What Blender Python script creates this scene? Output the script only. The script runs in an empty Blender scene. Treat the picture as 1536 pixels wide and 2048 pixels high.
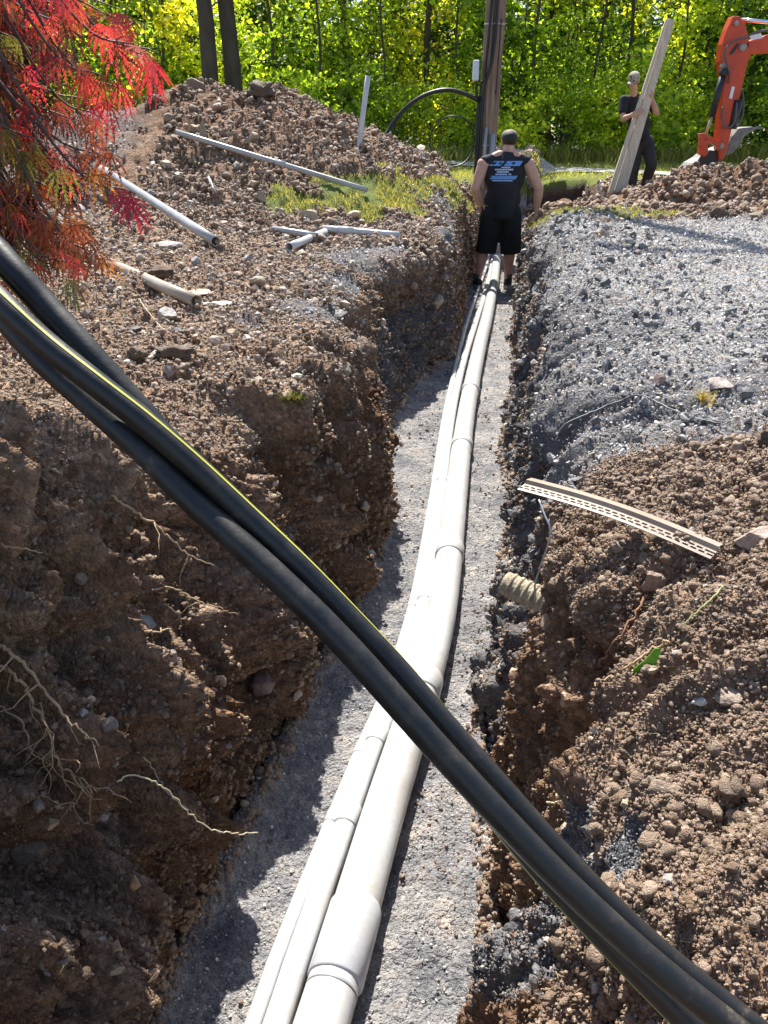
import bpy, bmesh, math, random
import numpy as np
from mathutils import Vector, Matrix, Euler
R = math.radians
scene = bpy.context.scene
col = scene.collection
# ------------------------------------------------------------------ camera, world, sun, exposure
F_PX, THETA, CAM_H = 1597.0, R(25.4), 0.78
cam_d = bpy.data.cameras.new("camera"); cam = bpy.data.objects.new("camera", cam_d); col.objects.link(cam)
cam.location = (0, 0, CAM_H); cam.rotation_euler = (R(90) - THETA, 0, 0)
cam_d.sensor_fit = 'VERTICAL'; cam_d.sensor_height = 24; cam_d.lens = F_PX / 2048 * 24
cam_d.clip_start = 0.02; cam_d.clip_end = 2000
scene.camera = cam
SUN_EL, SUN_AZ = R(55), R(-7.5)            # azimuth measured from +Y (view direction) towards +X
world = bpy.data.worlds.new("World"); scene.world = world; world.use_nodes = True
wn = world.node_tree.nodes; wl = world.node_tree.links
sky = wn.new('ShaderNodeTexSky'); sky.sky_type = 'NISHITA'; sky.sun_disc = False
sky.sun_elevation = SUN_EL; sky.sun_rotation = SUN_AZ; sky.air_density = 1.0; sky.dust_density = 1.0
wl.new(sky.outputs[0], wn['Background'].inputs[0]); wn['Background'].inputs[1].default_value = 0.10
sun_d = bpy.data.lights.new("sun", 'SUN'); sun = bpy.data.objects.new("sun", sun_d); col.objects.link(sun)
sun_d.energy = 5.0; sun_d.angle = R(0.5); sun_d.color = (1.0, 0.955, 0.88)
sdir = Vector((math.sin(SUN_AZ) * math.cos(SUN_EL), math.cos(SUN_AZ) * math.cos(SUN_EL), math.sin(SUN_EL)))
sun.rotation_euler = sdir.to_track_quat('Z', 'Y').to_euler()
scene.view_settings.view_transform = 'Standard'; scene.view_settings.look = 'None'
scene.view_settings.gamma = 1; scene.view_settings.exposure = 1.1
scene.cycles.max_bounces = 6; scene.cycles.transparent_max_bounces = 8
scene.cycles.sample_clamp_indirect = 6.0
rng = np.random.default_rng(7); random.seed(7)
CT, ST = math.cos(THETA), math.sin(THETA)
FLOOR = -0.97

# ------------------------------------------------------------------ helpers
def ray(x, y):
    u = (x - 768) / F_PX; v = (y - 1024) / F_PX
    return Vector((u, CT - v * ST, -(ST + v * CT)))
def on_z(x, y, z):
    d = ray(x, y); return d * ((z - CAM_H) / d.z) + Vector((0, 0, CAM_H))
def on_y(x, y, Y):
    d = ray(x, y); return d * (Y / d.y) + Vector((0, 0, CAM_H))
def at_depth(x, y, zc):
    return ray(x, y) * zc + Vector((0, 0, CAM_H))

def tag(o, label=None, cat=None, group=None, kind=None):
    if label: o['label'] = label
    if cat: o['category'] = cat
    if group: o['group'] = group
    if kind: o['kind'] = kind
    return o
def empty(name, loc=(0, 0, 0), rz=0):
    o = bpy.data.objects.new(name, None); o.empty_display_size = 0.1
    col.objects.link(o); o.location = loc; o.rotation_euler = (0, 0, rz); return o
def world_m(o):
    return (world_m(o.parent) @ o.matrix_parent_inverse @ o.matrix_basis) if o.parent else o.matrix_basis.copy()
def link_mesh(name, me, mat, parent=None):
    o = bpy.data.objects.new(name, me); col.objects.link(o)
    if mat is not None: me.materials.append(mat)
    if parent is not None:
        o.parent = parent
        if not parent.get('local'): o.matrix_parent_inverse = world_m(parent).inverted()
    return o
def mesh_np(name, V, Fq, smooth=True, attrs=None):
    """V (n,3), Fq (m,k) with k 3 or 4"""
    me = bpy.data.meshes.new(name)
    V = np.ascontiguousarray(V, dtype=np.float32); Fq = np.ascontiguousarray(Fq, dtype=np.int32)
    m, k = Fq.shape
    me.vertices.add(len(V)); me.vertices.foreach_set('co', V.ravel())
    me.loops.add(m * k); me.loops.foreach_set('vertex_index', Fq.ravel())
    me.polygons.add(m)
    me.polygons.foreach_set('loop_start', np.arange(0, m * k, k, dtype=np.int32))
    me.polygons.foreach_set('loop_total', np.full(m, k, dtype=np.int32))
    me.polygons.foreach_set('use_smooth', np.full(m, smooth, dtype=bool))
    for an, av in (attrs or {}).items():
        if av.ndim == 1:
            a = me.attributes.new(an, 'FLOAT', 'POINT'); a.data.foreach_set('value', av.astype(np.float32))
        else:
            a = me.attributes.new(an, 'FLOAT_COLOR', 'POINT')
            c = np.ones((len(V), 4), np.float32); c[:, :3] = av; a.data.foreach_set('color', c.ravel())
    me.update(calc_edges=True); return me

# --- numpy noise
def _h(ix, iy, iz, s):
    h = (ix.astype(np.uint32) * np.uint32(374761393)) ^ (iy.astype(np.uint32) * np.uint32(668265263)) ^ (iz.astype(np.uint32) * np.uint32(2147483647 & 0x7feb352d)) ^ np.uint32(s * 1013904223 & 0xffffffff)
    h = (h ^ (h >> np.uint32(15))) * np.uint32(2246822519); h = (h ^ (h >> np.uint32(13))) * np.uint32(3266489917)
    return h ^ (h >> np.uint32(16))
def _chunks(fn, P, n=1, size=60000):
    out = np.empty((len(P), n), np.float32) if n > 1 else np.empty(len(P), np.float32)
    for a in range(0, len(P), size): out[a:a + size] = fn(P[a:a + size])
    return out
def perlin(P, seed=0):
    P = np.asarray(P, np.float32)
    def f(p):
        i0 = np.floor(p).astype(np.int32); f0 = p - i0
        w = f0 * f0 * f0 * (f0 * (f0 * 6 - 15) + 10)
        res = 0
        for dx in (0, 1):
            wx = w[:, 0] if dx else 1 - w[:, 0]
            for dy in (0, 1):
                wy = w[:, 1] if dy else 1 - w[:, 1]
                for dz in (0, 1):
                    wz = w[:, 2] if dz else 1 - w[:, 2]
                    h = _h(i0[:, 0] + dx, i0[:, 1] + dy, i0[:, 2] + dz, seed)
                    gx = (h & np.uint32(1023)).astype(np.float32) / 511.5 - 1
                    gy = ((h >> np.uint32(10)) & np.uint32(1023)).astype(np.float32) / 511.5 - 1
                    gz = ((h >> np.uint32(20)) & np.uint32(1023)).astype(np.float32) / 511.5 - 1
                    res = res + wx * wy * wz * (gx * (f0[:, 0] - dx) + gy * (f0[:, 1] - dy) + gz * (f0[:, 2] - dz))
        return res * 1.3
    return _chunks(f, P)
def fbm(P, octaves=3, seed=0, gain=0.5):
    P = np.asarray(P, np.float32); r = 0; a = 1.0
    for k in range(octaves): r = r + a * perlin(P * (2.03 ** k) + 17.3 * k, seed + k); a *= gain
    return r
def clods(P, seed=0):
    """cellular noise: dome at each cell centre, dark crease between (0..1)"""
    P = np.asarray(P, np.float32)
    def f(p):
        i0 = np.floor(p).astype(np.int32); f0 = p - i0
        best = np.full(len(p), 9.0, np.float32); sz = np.zeros(len(p), np.float32)
        for dx in (-1, 0, 1):
            for dy in (-1, 0, 1):
                for dz in (-1, 0, 1):
                    h = _h(i0[:, 0] + dx, i0[:, 1] + dy, i0[:, 2] + dz, seed)
                    a = (h & np.uint32(1023)).astype(np.float32) / 1023 * .8 + .1 + dx - f0[:, 0]
                    b = ((h >> np.uint32(10)) & np.uint32(1023)).astype(np.float32) / 1023 * .8 + .1 + dy - f0[:, 1]
                    c = ((h >> np.uint32(20)) & np.uint32(1023)).astype(np.float32) / 1023 * .8 + .1 + dz - f0[:, 2]
                    d = a * a + b * b + c * c
                    m = d < best; best = np.where(m, d, best); sz = np.where(m, ((h >> np.uint32(5)) & np.uint32(255)).astype(np.float32) / 255, sz)
        return np.sqrt(np.maximum(0, 1 - best / .72)) * (.35 + .65 * sz)
    return _chunks(f, P)
def sstep(a, b, x): t = np.clip((x - a) / (b - a), 0, 1); return t * t * (3 - 2 * t)

# --- node materials
def new_mat(name):
    m = bpy.data.materials.new(name); m.use_nodes = True
    nt = m.node_tree; b = nt.nodes['Principled BSDF']; return m, nt, b
def N(nt, t, **kw):
    n = nt.nodes.new(t)
    for k, v in kw.items(): setattr(n, k, v)
    return n
def mixc(nt, fac, a, b, mode='MIX'):
    n = nt.nodes.new('ShaderNodeMix'); n.data_type = 'RGBA'; n.blend_type = mode; n.clamp_factor = True
    for s, v in ((0, fac), (6, a), (7, b)):
        if isinstance(v, (int, float)): n.inputs[s].default_value = v
        elif isinstance(v, tuple): n.inputs[s].default_value = (*v, 1)
        else: nt.links.new(v, n.inputs[s])
    return n.outputs[2]
def math_n(nt, op, a, b=0.0, c=0.0):
    n = nt.nodes.new('ShaderNodeMath'); n.operation = op
    for i, v in enumerate((a, b, c)):
        if isinstance(v, (int, float)): n.inputs[i].default_value = v
        else: nt.links.new(v, n.inputs[i])
    return n.outputs[0]
def ramp(nt, fac, stops):
    n = nt.nodes.new('ShaderNodeValToRGB'); nt.links.new(fac, n.inputs[0]); cr = n.color_ramp
    while len(cr.elements) < len(stops): cr.elements.new(.5)
    for e, (p, c) in zip(cr.elements, stops): e.position = p; e.color = (*c, 1) if len(c) == 3 else c
    return n.outputs[0]
def noise_n(nt, scale, detail=4, rough=.55, vec=None, w=None):
    n = nt.nodes.new('ShaderNodeTexNoise'); n.inputs['Scale'].default_value = scale
    n.inputs['Detail'].default_value = detail; n.inputs['Roughness'].default_value = rough
    if vec is not None: nt.links.new(vec, n.inputs['Vector'])
    return n
def vor_n(nt, scale, vec=None, feature='F1'):
    n = nt.nodes.new('ShaderNodeTexVoronoi'); n.feature = feature; n.inputs['Scale'].default_value = scale
    if vec is not None: nt.links.new(vec, n.inputs['Vector'])
    return n
def bump(nt, h, strength, dist, normal=None):
    n = nt.nodes.new('ShaderNodeBump'); n.inputs['Strength'].default_value = strength; n.inputs['Distance'].default_value = dist
    nt.links.new(h, n.inputs['Height'])
    if normal is not None: nt.links.new(normal, n.inputs['Normal'])
    return n.outputs[0]
def obj_vec(nt): return nt.nodes.new('ShaderNodeTexCoord').outputs['Object']
def simple(name, color, rough=.6, var=.25, scale=20, metallic=0, bump_s=0, bump_scale=60, spec=.5, aniso=None):
    m, nt, b = new_mat(name); v = obj_vec(nt)
    if aniso:
        mp = nt.nodes.new('ShaderNodeMapping'); mp.inputs['Scale'].default_value = aniso; nt.links.new(v, mp.inputs[0]); v = mp.outputs[0]
    n = noise_n(nt, scale, 5, .6, v)
    c0 = tuple(max(0, x * (1 - var)) for x in color); c1 = tuple(min(1, x * (1 + var)) for x in color)
    nt.links.new(ramp(nt, n.outputs[0], [(.3, c0), (.7, c1)]), b.inputs['Base Color'])
    b.inputs['Roughness'].default_value = rough; b.inputs['Metallic'].default_value = metallic
    b.inputs['Specular IOR Level'].default_value = spec
    if bump_s:
        n2 = noise_n(nt, bump_scale, 5, .6, v); nt.links.new(bump(nt, n2.outputs[0], bump_s, .01), b.inputs['Normal'])
    return m

# --- shape builders
def catmull(P, n):
    P = [Vector(p) for p in P]; Q = [P[0] * 2 - P[1]] + P + [P[-1] * 2 - P[-2]]; out = []
    seg = len(P) - 1
    for i in range(seg):
        a, b, c, d = Q[i:i + 4]
        for k in range(n):
            t = k / n
            out.append(.5 * ((2 * b) + (c - a) * t + (2 * a - 5 * b + 4 * c - d) * t * t + (3 * b - a - 3 * c + d) * t ** 3))
    out.append(P[-1]); return out
def frames(P):
    P = [Vector(p) for p in P]; T = []
    for i in range(len(P)):
        t = P[min(i + 1, len(P) - 1)] - P[max(i - 1, 0)]; T.append(t.normalized())
    up = Vector((0, 0, 1)) if abs(T[0].z) < .9 else Vector((1, 0, 0))
    n = (up - T[0] * up.dot(T[0])).normalized(); out = []
    for i, t in enumerate(T):
        n = (n - t * n.dot(t)); n = n.normalized() if n.length > 1e-9 else t.orthogonal().normalized()
        out.append((P[i], t, n, t.cross(n)))
    return out
class MB:
    def __init__(s): s.v = []; s.f = []
    def tube(s, P, r, seg=12, cap=True, flat=1.0):
        fr = frames(P); rr = r if hasattr(r, '__len__') else [r] * len(fr); b0 = len(s.v)
        for (p, t, n, b), q in zip(fr, rr):
            for k in range(seg):
                a = 2 * math.pi * k / seg; s.v.append(p + n * (math.cos(a) * q * flat) + b * (math.sin(a) * q))
        for i in range(len(fr) - 1):
            for k in range(seg):
                k2 = (k + 1) % seg; s.f.append((b0 + i * seg + k, b0 + i * seg + k2, b0 + (i + 1) * seg + k2, b0 + (i + 1) * seg + k))
        if cap:
            s.f.append(tuple(b0 + k for k in range(seg))[::-1]); e = b0 + (len(fr) - 1) * seg; s.f.append(tuple(e + k for k in range(seg)))
        return s
    def pipe(s, P, r, wall, seg=24):
        """hollow tube with open ends"""
        fr = frames(P); b0 = len(s.v); n_ = len(fr)
        for q in (r, r - wall):
            for (p, t, n, b) in fr:
                for k in range(seg):
                    a = 2 * math.pi * k / seg; s.v.append(p + n * (math.cos(a) * q) + b * (math.sin(a) * q))
        o = n_ * seg
        for i in range(n_ - 1):
            for k in range(seg):
                k2 = (k + 1) % seg; a, b_, c, d = b0 + i * seg + k, b0 + i * seg + k2, b0 + (i + 1) * seg + k2, b0 + (i + 1) * seg + k
                s.f.append((a, b_, c, d)); s.f.append((o + d, o + c, o + b_, o + a))
        for k in range(seg):
            k2 = (k + 1) % seg; s.f.append((b0 + k2, b0 + k, b0 + o + k, b0 + o + k2)); e = (n_ - 1) * seg
            s.f.append((b0 + e + k, b0 + e + k2, b0 + e + o + k2, b0 + e + o + k))
        return s
    def box(s, c, size, rot=None, taper=1.0):
        b0 = len(s.v); c = Vector(c)
        for z in (-1, 1):
            for y in (-1, 1):
                for x in (-1, 1):
                    k = taper if z > 0 else 1
                    p = Vector((x * size[0] / 2 * k, y * size[1] / 2 * k, z * size[2] / 2))
                    if rot is not None: p = rot @ p
                    s.v.append(c + p)
        for q in ((0, 2, 3, 1), (4, 5, 7, 6), (0, 1, 5, 4), (2, 6, 7, 3), (0, 4, 6, 2), (1, 3, 7, 5)): s.f.append(tuple(b0 + i for i in q))
        return s
    def prism(s, pts, d):
        """pts: planar polygon (Vectors), extruded by vector d"""
        b0 = len(s.v); n = len(pts); d = Vector(d)
        s.v += [Vector(p) for p in pts] + [Vector(p) + d for p in pts]
        s.f.append(tuple(b0 + i for i in range(n))[::-1]); s.f.append(tuple(b0 + n + i for i in range(n)))
        for i in range(n):
            j = (i + 1) % n; s.f.append((b0 + i, b0 + j, b0 + n + j, b0 + n + i))
        return s
    def ball(s, c, r, seg=16, rings=10, rot=None):
        r = Vector((r, r, r)) if isinstance(r, (int, float)) else Vector(r); c = Vector(c); b0 = len(s.v)
        pts = [Vector((0, 0, 1))]
        for i in range(1, rings):
            a = math.pi * i / rings
            for k in range(seg): q = 2 * math.pi * k / seg; pts.append(Vector((math.sin(a) * math.cos(q), math.sin(a) * math.sin(q), math.cos(a))))
        pts.append(Vector((0, 0, -1)))
        for p in pts:
            w = Vector((p.x * r.x, p.y * r.y, p.z * r.z))
            if rot is not None: w = rot @ w
            s.v.append(c + w)
        for k in range(seg):
            k2 = (k + 1) % seg; s.f.append((b0, b0 + 1 + k, b0 + 1 + k2))
            for i in range(rings - 2):
                a = b0 + 1 + i * seg; s.f.append((a + k, a + seg + k, a + seg + k2, a + k2))
            a = b0 + 1 + (rings - 2) * seg; s.f.append((a + k, b0 + len(pts) - 1, a + k2))
        return s
    def caps(s, p0, p1, r0, r1, seg=14):
        """tapered limb with round ends"""
        p0, p1 = Vector(p0), Vector(p1); s.ball(p0, r0, seg, 8); s.ball(p1, r1, seg, 8); s.tube([p0, p1], [r0, r1], seg); return s
    def build(s, name, mat, parent=None, smooth=True, bevel=0, remesh=0, smooth_it=0):
        me = bpy.data.meshes.new(name); me.from_pydata([tuple(v) for v in s.v], [], s.f)
        if smooth:
            for p in me.polygons: p.use_smooth = True
        me.update()
        o = link_mesh(name, me, mat, parent)
        if bevel:
            m = o.modifiers.new('b', 'BEVEL'); m.width = bevel; m.segments = 2; m.limit_method = 'ANGLE'
            m.harden_normals = False
        if remesh:
            m = o.modifiers.new('r', 'REMESH'); m.mode = 'VOXEL'; m.voxel_size = remesh; m.use_smooth_shade = True
            if smooth_it:
                m = o.modifiers.new('s', 'SMOOTH'); m.factor = .5; m.iterations = smooth_it
        return o
def auto_smooth(o, deg=35):
    me = o.data; bm = bmesh.new(); bm.from_mesh(me)
    for e in bm.edges:
        if len(e.link_faces) == 2 and e.calc_face_angle(0) > R(deg): e.smooth = False
    bm.to_mesh(me); bm.free(); return o
# ------------------------------------------------------------------ the ground with its trench
def interp(x, xs, ys): return np.interp(x, xs, ys)
RIDGE_L = [(-7, 9.0, 1.0), (-3.4, 9.3, .90), (-2.4, 9.5, 1.02), (-1.95, 9.6, 1.24), (-1.65, 9.7, 1.10), (-1.25, 9.8, 1.20), (-.9, 9.95, .88), (-.55, 10.3, .58), (-.1, 11.2, .32), (.3, 12.3, .12), (.5, 14, .02)]
RIDGE_R = [(2.6, 9.7, .0), (3.0, 9.7, .12), (3.35, 9.7, .36), (3.7, 9.7, .34), (4.3, 9.6, .46), (6, 9.4, .6), (8.5, 9, .4)]
def ridge(X, Y, nodes, w_front, w_back):
    best = np.zeros_like(X)
    for (x0, y0, h0), (x1, y1, h1) in zip(nodes[:-1], nodes[1:]):
        dx, dy = x1 - x0, y1 - y0; L2 = dx * dx + dy * dy
        t = np.clip(((X - x0) * dx + (Y - y0) * dy) / L2, 0, 1)
        ex, ey = X - (x0 + t * dx), Y - (y0 + t * dy); d = np.sqrt(ex * ex + ey * ey)
        h = h0 + t * (h1 - h0); w = np.where(ey < 0, w_front, w_back) * (.10 + .90 * h / 1.3)
        q = np.clip(1 - d / w, 0, 1); hh = h * (q * .75 + .25 * q * q * (3 - 2 * q)); best = np.maximum(best, hh)
    return best
_FY = np.linspace(-2, 26, 1400)
_FX = np.interp(_FY, [-2, .6, 1.2, 2.2, 3.3, 3.65, 4.0, 4.6, 5.6, 6.2, 6.75, 7.6, 9, 11], [-.05, -.06, -.05, .02, .08, .06, -.10, -.17, -.18, -.06, .09, .05, 0, 0])
_FX = np.convolve(np.pad(_FX, 5, 'edge'), np.ones(11) / 11, 'valid')
def xl(Y):   # left foot of the trench wall, with the step where it caves in
    return .035 - .70 + .166 * Y + np.interp(Y, _FY, _FX)
def xr(Y):
    return .045 + .166 * Y + .03 * np.sin(Y * 2.3) - .03 * sstep(1.4, .8, Y) + .02 * np.sin(Y * 5.1 + 1)
def lipl(Y): # how far the left lip stands back from the wall foot
    return .04 + .05 * np.sin(Y * 2.1) ** 2 + .10 * sstep(2.9, 1.3, Y) + .08 * sstep(4.4, 2.6, Y) + .10 * sstep(3.5, 3.8, Y) * sstep(6.5, 5, Y)
def lipr(Y): return .06 + .05 * np.sin(Y * 3.1 + 1) ** 2 + .07 * sstep(.75, 1.1, Y) * sstep(2.6, 1.8, Y) + .10 * sstep(9, 5, Y) * sstep(3, 5, Y) + .03 * sstep(1.6, 1, Y)
def ground_h(X, Y):
    z = ridge(X, Y, RIDGE_L, 3.1, 2.2)
    z = np.maximum(z, ridge(X, Y, RIDGE_R, 1.9, 1.5))
    z = z + .42 * sstep(2.35, .95, Y) * sstep(.05, -.1, X) + .12 * sstep(-.8, -1.4, X) * sstep(3, 1.5, Y)            # heaped soil on the near left
    z = z + .10 * sstep(-.2, -1.6, X) * sstep(2, 4, Y) * sstep(8, 6, Y)
    z = z + .06 * sstep(15, 16, Y) + .10 * sstep(17, 21, Y)
    # near right spoil
    z = z + .10 * np.exp(-((X - 1.35) / .45) ** 2 - ((Y - 1.1) / .7) ** 2) + .05 * np.exp(-((X - .62) / .16) ** 2 - ((Y - 1.15) / .2) ** 2)
    z = z - .34 * np.exp(-((X - .30) / .085) ** 2 - ((Y - .60) / .12) ** 2)
    # berm of dark gravel beside the trench
    z = z + .07 * np.exp(-((X - xr(Y) - .38) / .25) ** 2) * sstep(3, 5, Y) * sstep(9.5, 8, Y)
    z = z - .10 * sstep(10.3, 11.2, Y) * sstep(15.0, 14.2, Y) * sstep(2.5, 3.2, X) * sstep(7, 6, X)
    z = z - .16 * sstep(9.0, 10.3, Y) * sstep(15.3, 15.0, Y) * sstep(3.4, 2.6, X) * sstep(1.0, 1.6, X)
    # cross trench
    pit = sstep(12.3, 12.6, Y) * sstep(15.35, 15.2, Y) * sstep(3.75, 3.3, X) * sstep(1.6, 1.7, X)
    z = z * (1 - pit) + (-.80) * pit
    return z
def lin_o(n, a, tot): # offsets from the lip outward, growing
    b = np.log(1 + tot / a); return a * (np.exp(b * np.linspace(0, 1, n)) - 1)
Ys = np.concatenate([np.linspace(-1.2, .28, 25)[:-1], .28 * np.exp(np.linspace(0, np.log(24 / .28), 930))])
nL, nW, nF, nR = 400, 190, 130, 400
rows = len(Ys)
Xg = []; Zg = []; part = []; uu = []
Yc = Ys[:, None]
XL, XR = xl(Yc), xr(Yc); LL, LR = XL - lipl(Yc), XR + lipr(Yc)
flo = FLOOR + .30 * sstep(11, 15, Yc) + 1.05 * sstep(15.25, 15.45, Yc)
tl = np.array([lin_o(nL, .35 * (1 + max(y, 0) * .9), 5 + 1.1 * max(y, 0)) for y in Ys])[:, ::-1]
tr = np.array([lin_o(nR, .35 * (1 + max(y, 0) * .9), 5 + 1.1 * max(y, 0)) for y in Ys])
XoL, XoR = LL - tl, LR + tr
YY = np.broadcast_to(Yc, XoL.shape)
ZoL, ZoR = ground_h(XoL, YY), ground_h(XoR, YY)
# rounding of the lips
rl = .10 + .16 * sstep(4, 2, Yc); rr_ = .10 + .10 * sstep(4, 7, Yc) + .10 * sstep(2.4, 1.6, Yc)
ZoL = ZoL - .13 * np.exp(-(tl / rl)) ; ZoR = ZoR - .19 * np.exp(-(tr / rr_))
s = np.linspace(0, 1, nW + 2)[None, 1:-1]
zL, zR = ZoL[:, -1:], ZoR[:, :1]
bulge = np.sin(s * math.pi)
XwL = LL + (XL - LL) * (1 - (1 - s) ** 2.2) - .03 * bulge + .05 * sstep(2.6, 1.6, Yc) * np.sin(s * math.pi) * (1 - s); ZwL = zL + (flo - zL) * s
sr = s[:, ::-1]
XwR = LR + (XR - LR) * sr + .02 * bulge; ZwR = zR + (flo - zR) * sr
XwR = XwR[:, ::1]; 
# order: left outer (far->lip), left wall (lip->foot), floor, right wall (foot->lip), right outer
sF = np.linspace(0, 1, nF)[None]
XF = XL + (XR - XL) * sF; ZF = np.broadcast_to(flo, XF.shape) + .035 * (np.abs(sF * 2 - 1) ** 6)
XwR = XR + (LR - XR) * s + .0; ZwR = flo + (zR - flo) * s
X = np.concatenate([XoL, XwL, XF, XwR, XoR], 1); Z = np.concatenate([ZoL, ZwL, ZF, ZwR, ZoR], 1)
cols = X.shape[1]; Y = np.broadcast_to(Yc, X.shape).copy()
reg = np.concatenate([np.full(nL, 0), np.full(nW, 1), np.full(nF, 2), np.full(nW, 3), np.full(nR, 4)])
wall_t = np.concatenate([np.zeros(nL), s[0], np.ones(nF), 1 - s[0], np.zeros(nR)])    # 0 lip .. 1 foot
P = np.stack([X, Y, Z], -1)
def grid_normals(P):
    du = np.gradient(P, axis=1); dv = np.gradient(P, axis=0); n = np.cross(du, dv)
    return n / np.maximum(np.linalg.norm(n, axis=-1, keepdims=True), 1e-9)
Nn = grid_normals(P)
Pf = P.reshape(-1, 3).astype(np.float32)
Rg = np.broadcast_to(reg[None], X.shape).ravel(); WT = np.broadcast_to(wall_t[None], X.shape).ravel()
xf, yf = Pf[:, 0], Pf[:, 1]
wallL, floorM, wallR = Rg == 1, Rg == 2, Rg == 3
# zone masks
big = perlin(Pf * 1.3, 3)
berm = sstep(1.2, .3, np.abs(xf - xr(yf) - .35) / (1 + .0 * yf)) * sstep(1.7, 2.6, yf + .5 * big) * sstep(9.6, 8.8, yf) * (Rg >= 3)
lot = sstep(1.75, 3.1, yf + .6 * big + .5 * perlin(Pf * 5, 5)) * sstep(8.3 + .35 * (xf > 3), 7.9, yf + .15 * big) * (Rg == 4) * sstep(.05, .6, xf - xr(yf) + .3 * big)
gravel = np.clip(np.maximum(floorM * 1.0, np.maximum(berm * .95, lot)), 0, 1)
gl = (Rg == 0) * sstep(.9, .1, np.abs(xf - xl(yf) + .3)) * sstep(2.8, 3.6, yf) * sstep(9.5, 8, yf)
gravel = np.maximum(gravel, gl * (.42 + .6 * perlin(Pf * 2.4, 8)))
gravel = np.maximum(gravel, .47 * (Rg == 0) * (Pf[:, 2] > .12) * sstep(-1.7, -2.5, xf + .3 * big) * (yf > 6))
gravel = np.maximum(gravel, wallL * sstep(.15, .4, WT) * sstep(3.2, 4.2, yf) * sstep(8, 6.5, yf) * .75)
gravel = np.maximum(gravel, wallR * sstep(2.6, 4, yf) * .75 * (1 - .5 * WT))
gravel = np.maximum(gravel, np.exp(-((xf - .30) / .05) ** 2 - ((yf - .97) / .09) ** 2) * (Rg == 3) * 1.3 * (big > -.4))
gravel = np.maximum(gravel, 1.2 * np.exp(-((xf - .33) / .05) ** 2 - ((yf - .84) / .055) ** 2) * (Rg >= 3))
gpatch = perlin(Pf * 1.1 + 5, 9)
grass = (Rg == 0) * sstep(8.0, 8.8, yf + .8 * gpatch) * sstep(11.9, 11.0, yf) * sstep(-2.0, -.6, xf + .5 * gpatch) * sstep(-.15, .35, gpatch + .5 * (xf > -.9) - .2 * sstep(.4, 1.0, xf)) * (Pf[:, 2] < .35)
grass = np.maximum(grass, (Rg == 4) * (sstep(8.25, 8.4, yf) * sstep(8.75, 8.6, yf) + sstep(8.4, 8.8, yf) * sstep(12, 11, yf) * sstep(2.9, 2.6, xf)) * (Pf[:, 2] < .16) * .62 * sstep(-.35, .1, gpatch))
lawn = sstep(14.6, 15.3, yf + .3 * gpatch) * (Pf[:, 2] > -.1) * (Pf[:, 2] < .7) * (1 - sstep(1.0, .2, np.abs((xf + 1.0) * 0)) * 0)
grass = np.maximum(grass, lawn)
clay = (wallL * sstep(.1, .5, perlin(Pf * np.array([2.2, 2.2, 4.0]) + 3, 21) + .25 * (yf < 1.9) * (WT > .45))).astype(np.float32)
clay = np.maximum(clay, wallR * .35)
# two patches of surviving turf on the left bank
_z0 = Pf[:, 1] * CT - (Pf[:, 2] - CAM_H) * ST; _z0 = np.where(_z0 < .3, 1e9, _z0); qx = 768 + F_PX * xf / _z0; qy = 1024 + F_PX * (-yf * ST - (Pf[:, 2] - CAM_H) * CT) / _z0
tp = perlin(Pf * 3.2, 131); turf = np.zeros_like(xf)
for cx, cy, rx, ry in ((590, 412, 62, 20), (740, 398, 100, 42), (860, 372, 60, 14)): turf = np.maximum(turf, sstep(1.25, .75, np.sqrt(((qx - cx) / rx) ** 2 + ((qy - cy) / ry) ** 2) + 1.0 * tp + .5 * perlin(Pf * 9, 133)))
grass = np.maximum(grass, turf * (Rg == 0) * .95)
# displacement
hs = np.abs(perlin(Pf * np.array([3, 3, 3], np.float32), 31)) * .10 + perlin(Pf * 7.5, 33) * .045
c1 = clods(Pf * 9.0, 41); c2 = clods(Pf * 22.0, 43); c3 = clods(Pf * 55.0, 47)
f4 = perlin(Pf * 34, 51); f5 = perlin(Pf * 80, 53)
near = sstep(6, 2.5, yf); lump = (c1 ** 1.5) * .05 * (.3 + .7 * (perlin(Pf * 2.3, 61) > -.1))
disp_soil = hs * .75 + lump + c2 * .022 + c3 * .009 * near + f4 * .012 + f5 * .005 * near
disp_grav = hs * .28 + c2 * .013 + c3 * .009 + f4 * .006 + (c1 ** 2) * .012
out = disp_soil * (1 - gravel) + disp_grav * gravel
far = sstep(4, 9, yf); Pq = Pf * np.array([1, 1, 1], np.float32)
out = out + far * (1 - gravel * .8) * ((clods(Pq * 4.2, 71) - .4) * .10 + perlin(Pq * 2.0, 73) * .09) * (1 - grass * .9)
heapL = (Rg == 0) * sstep(.25, .6, Pf[:, 2]); heapR = (Rg == 4) * (yf > 8) * sstep(.1, .3, Pf[:, 2])
out = out * (1 - .75 * lawn)
# walls: broken faces, vertical scrape marks, horizontal layers
Pw = Pf * np.array([1, 1, .28], np.float32)
crev = np.minimum(np.abs(perlin(Pw * 12, 89)) * 3.2, 1)
w_tex = perlin(Pw * 7, 81) * .06 - (1 - crev) ** 2 * .07 + np.abs(perlin(Pw * 19, 83)) * .07 + perlin(Pf * np.array([3, 3, 9], np.float32), 85) * .035 + c1 * .05 + c2 * .045 + c3 * .018 + f4 * .024 + f5 * .010
w_tex = w_tex - .07 * sstep(.25, .5, perlin(Pf * np.array([3.1, 3.1, 5.0]) + 9, 87))
edge = np.where(Rg == 1, 1, 1) * sstep(1.0, .9, WT)
out = np.where(wallL | wallR, w_tex * (.25 + .75 * edge) * np.where(wallR, .75, 1) - .03, out)
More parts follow.
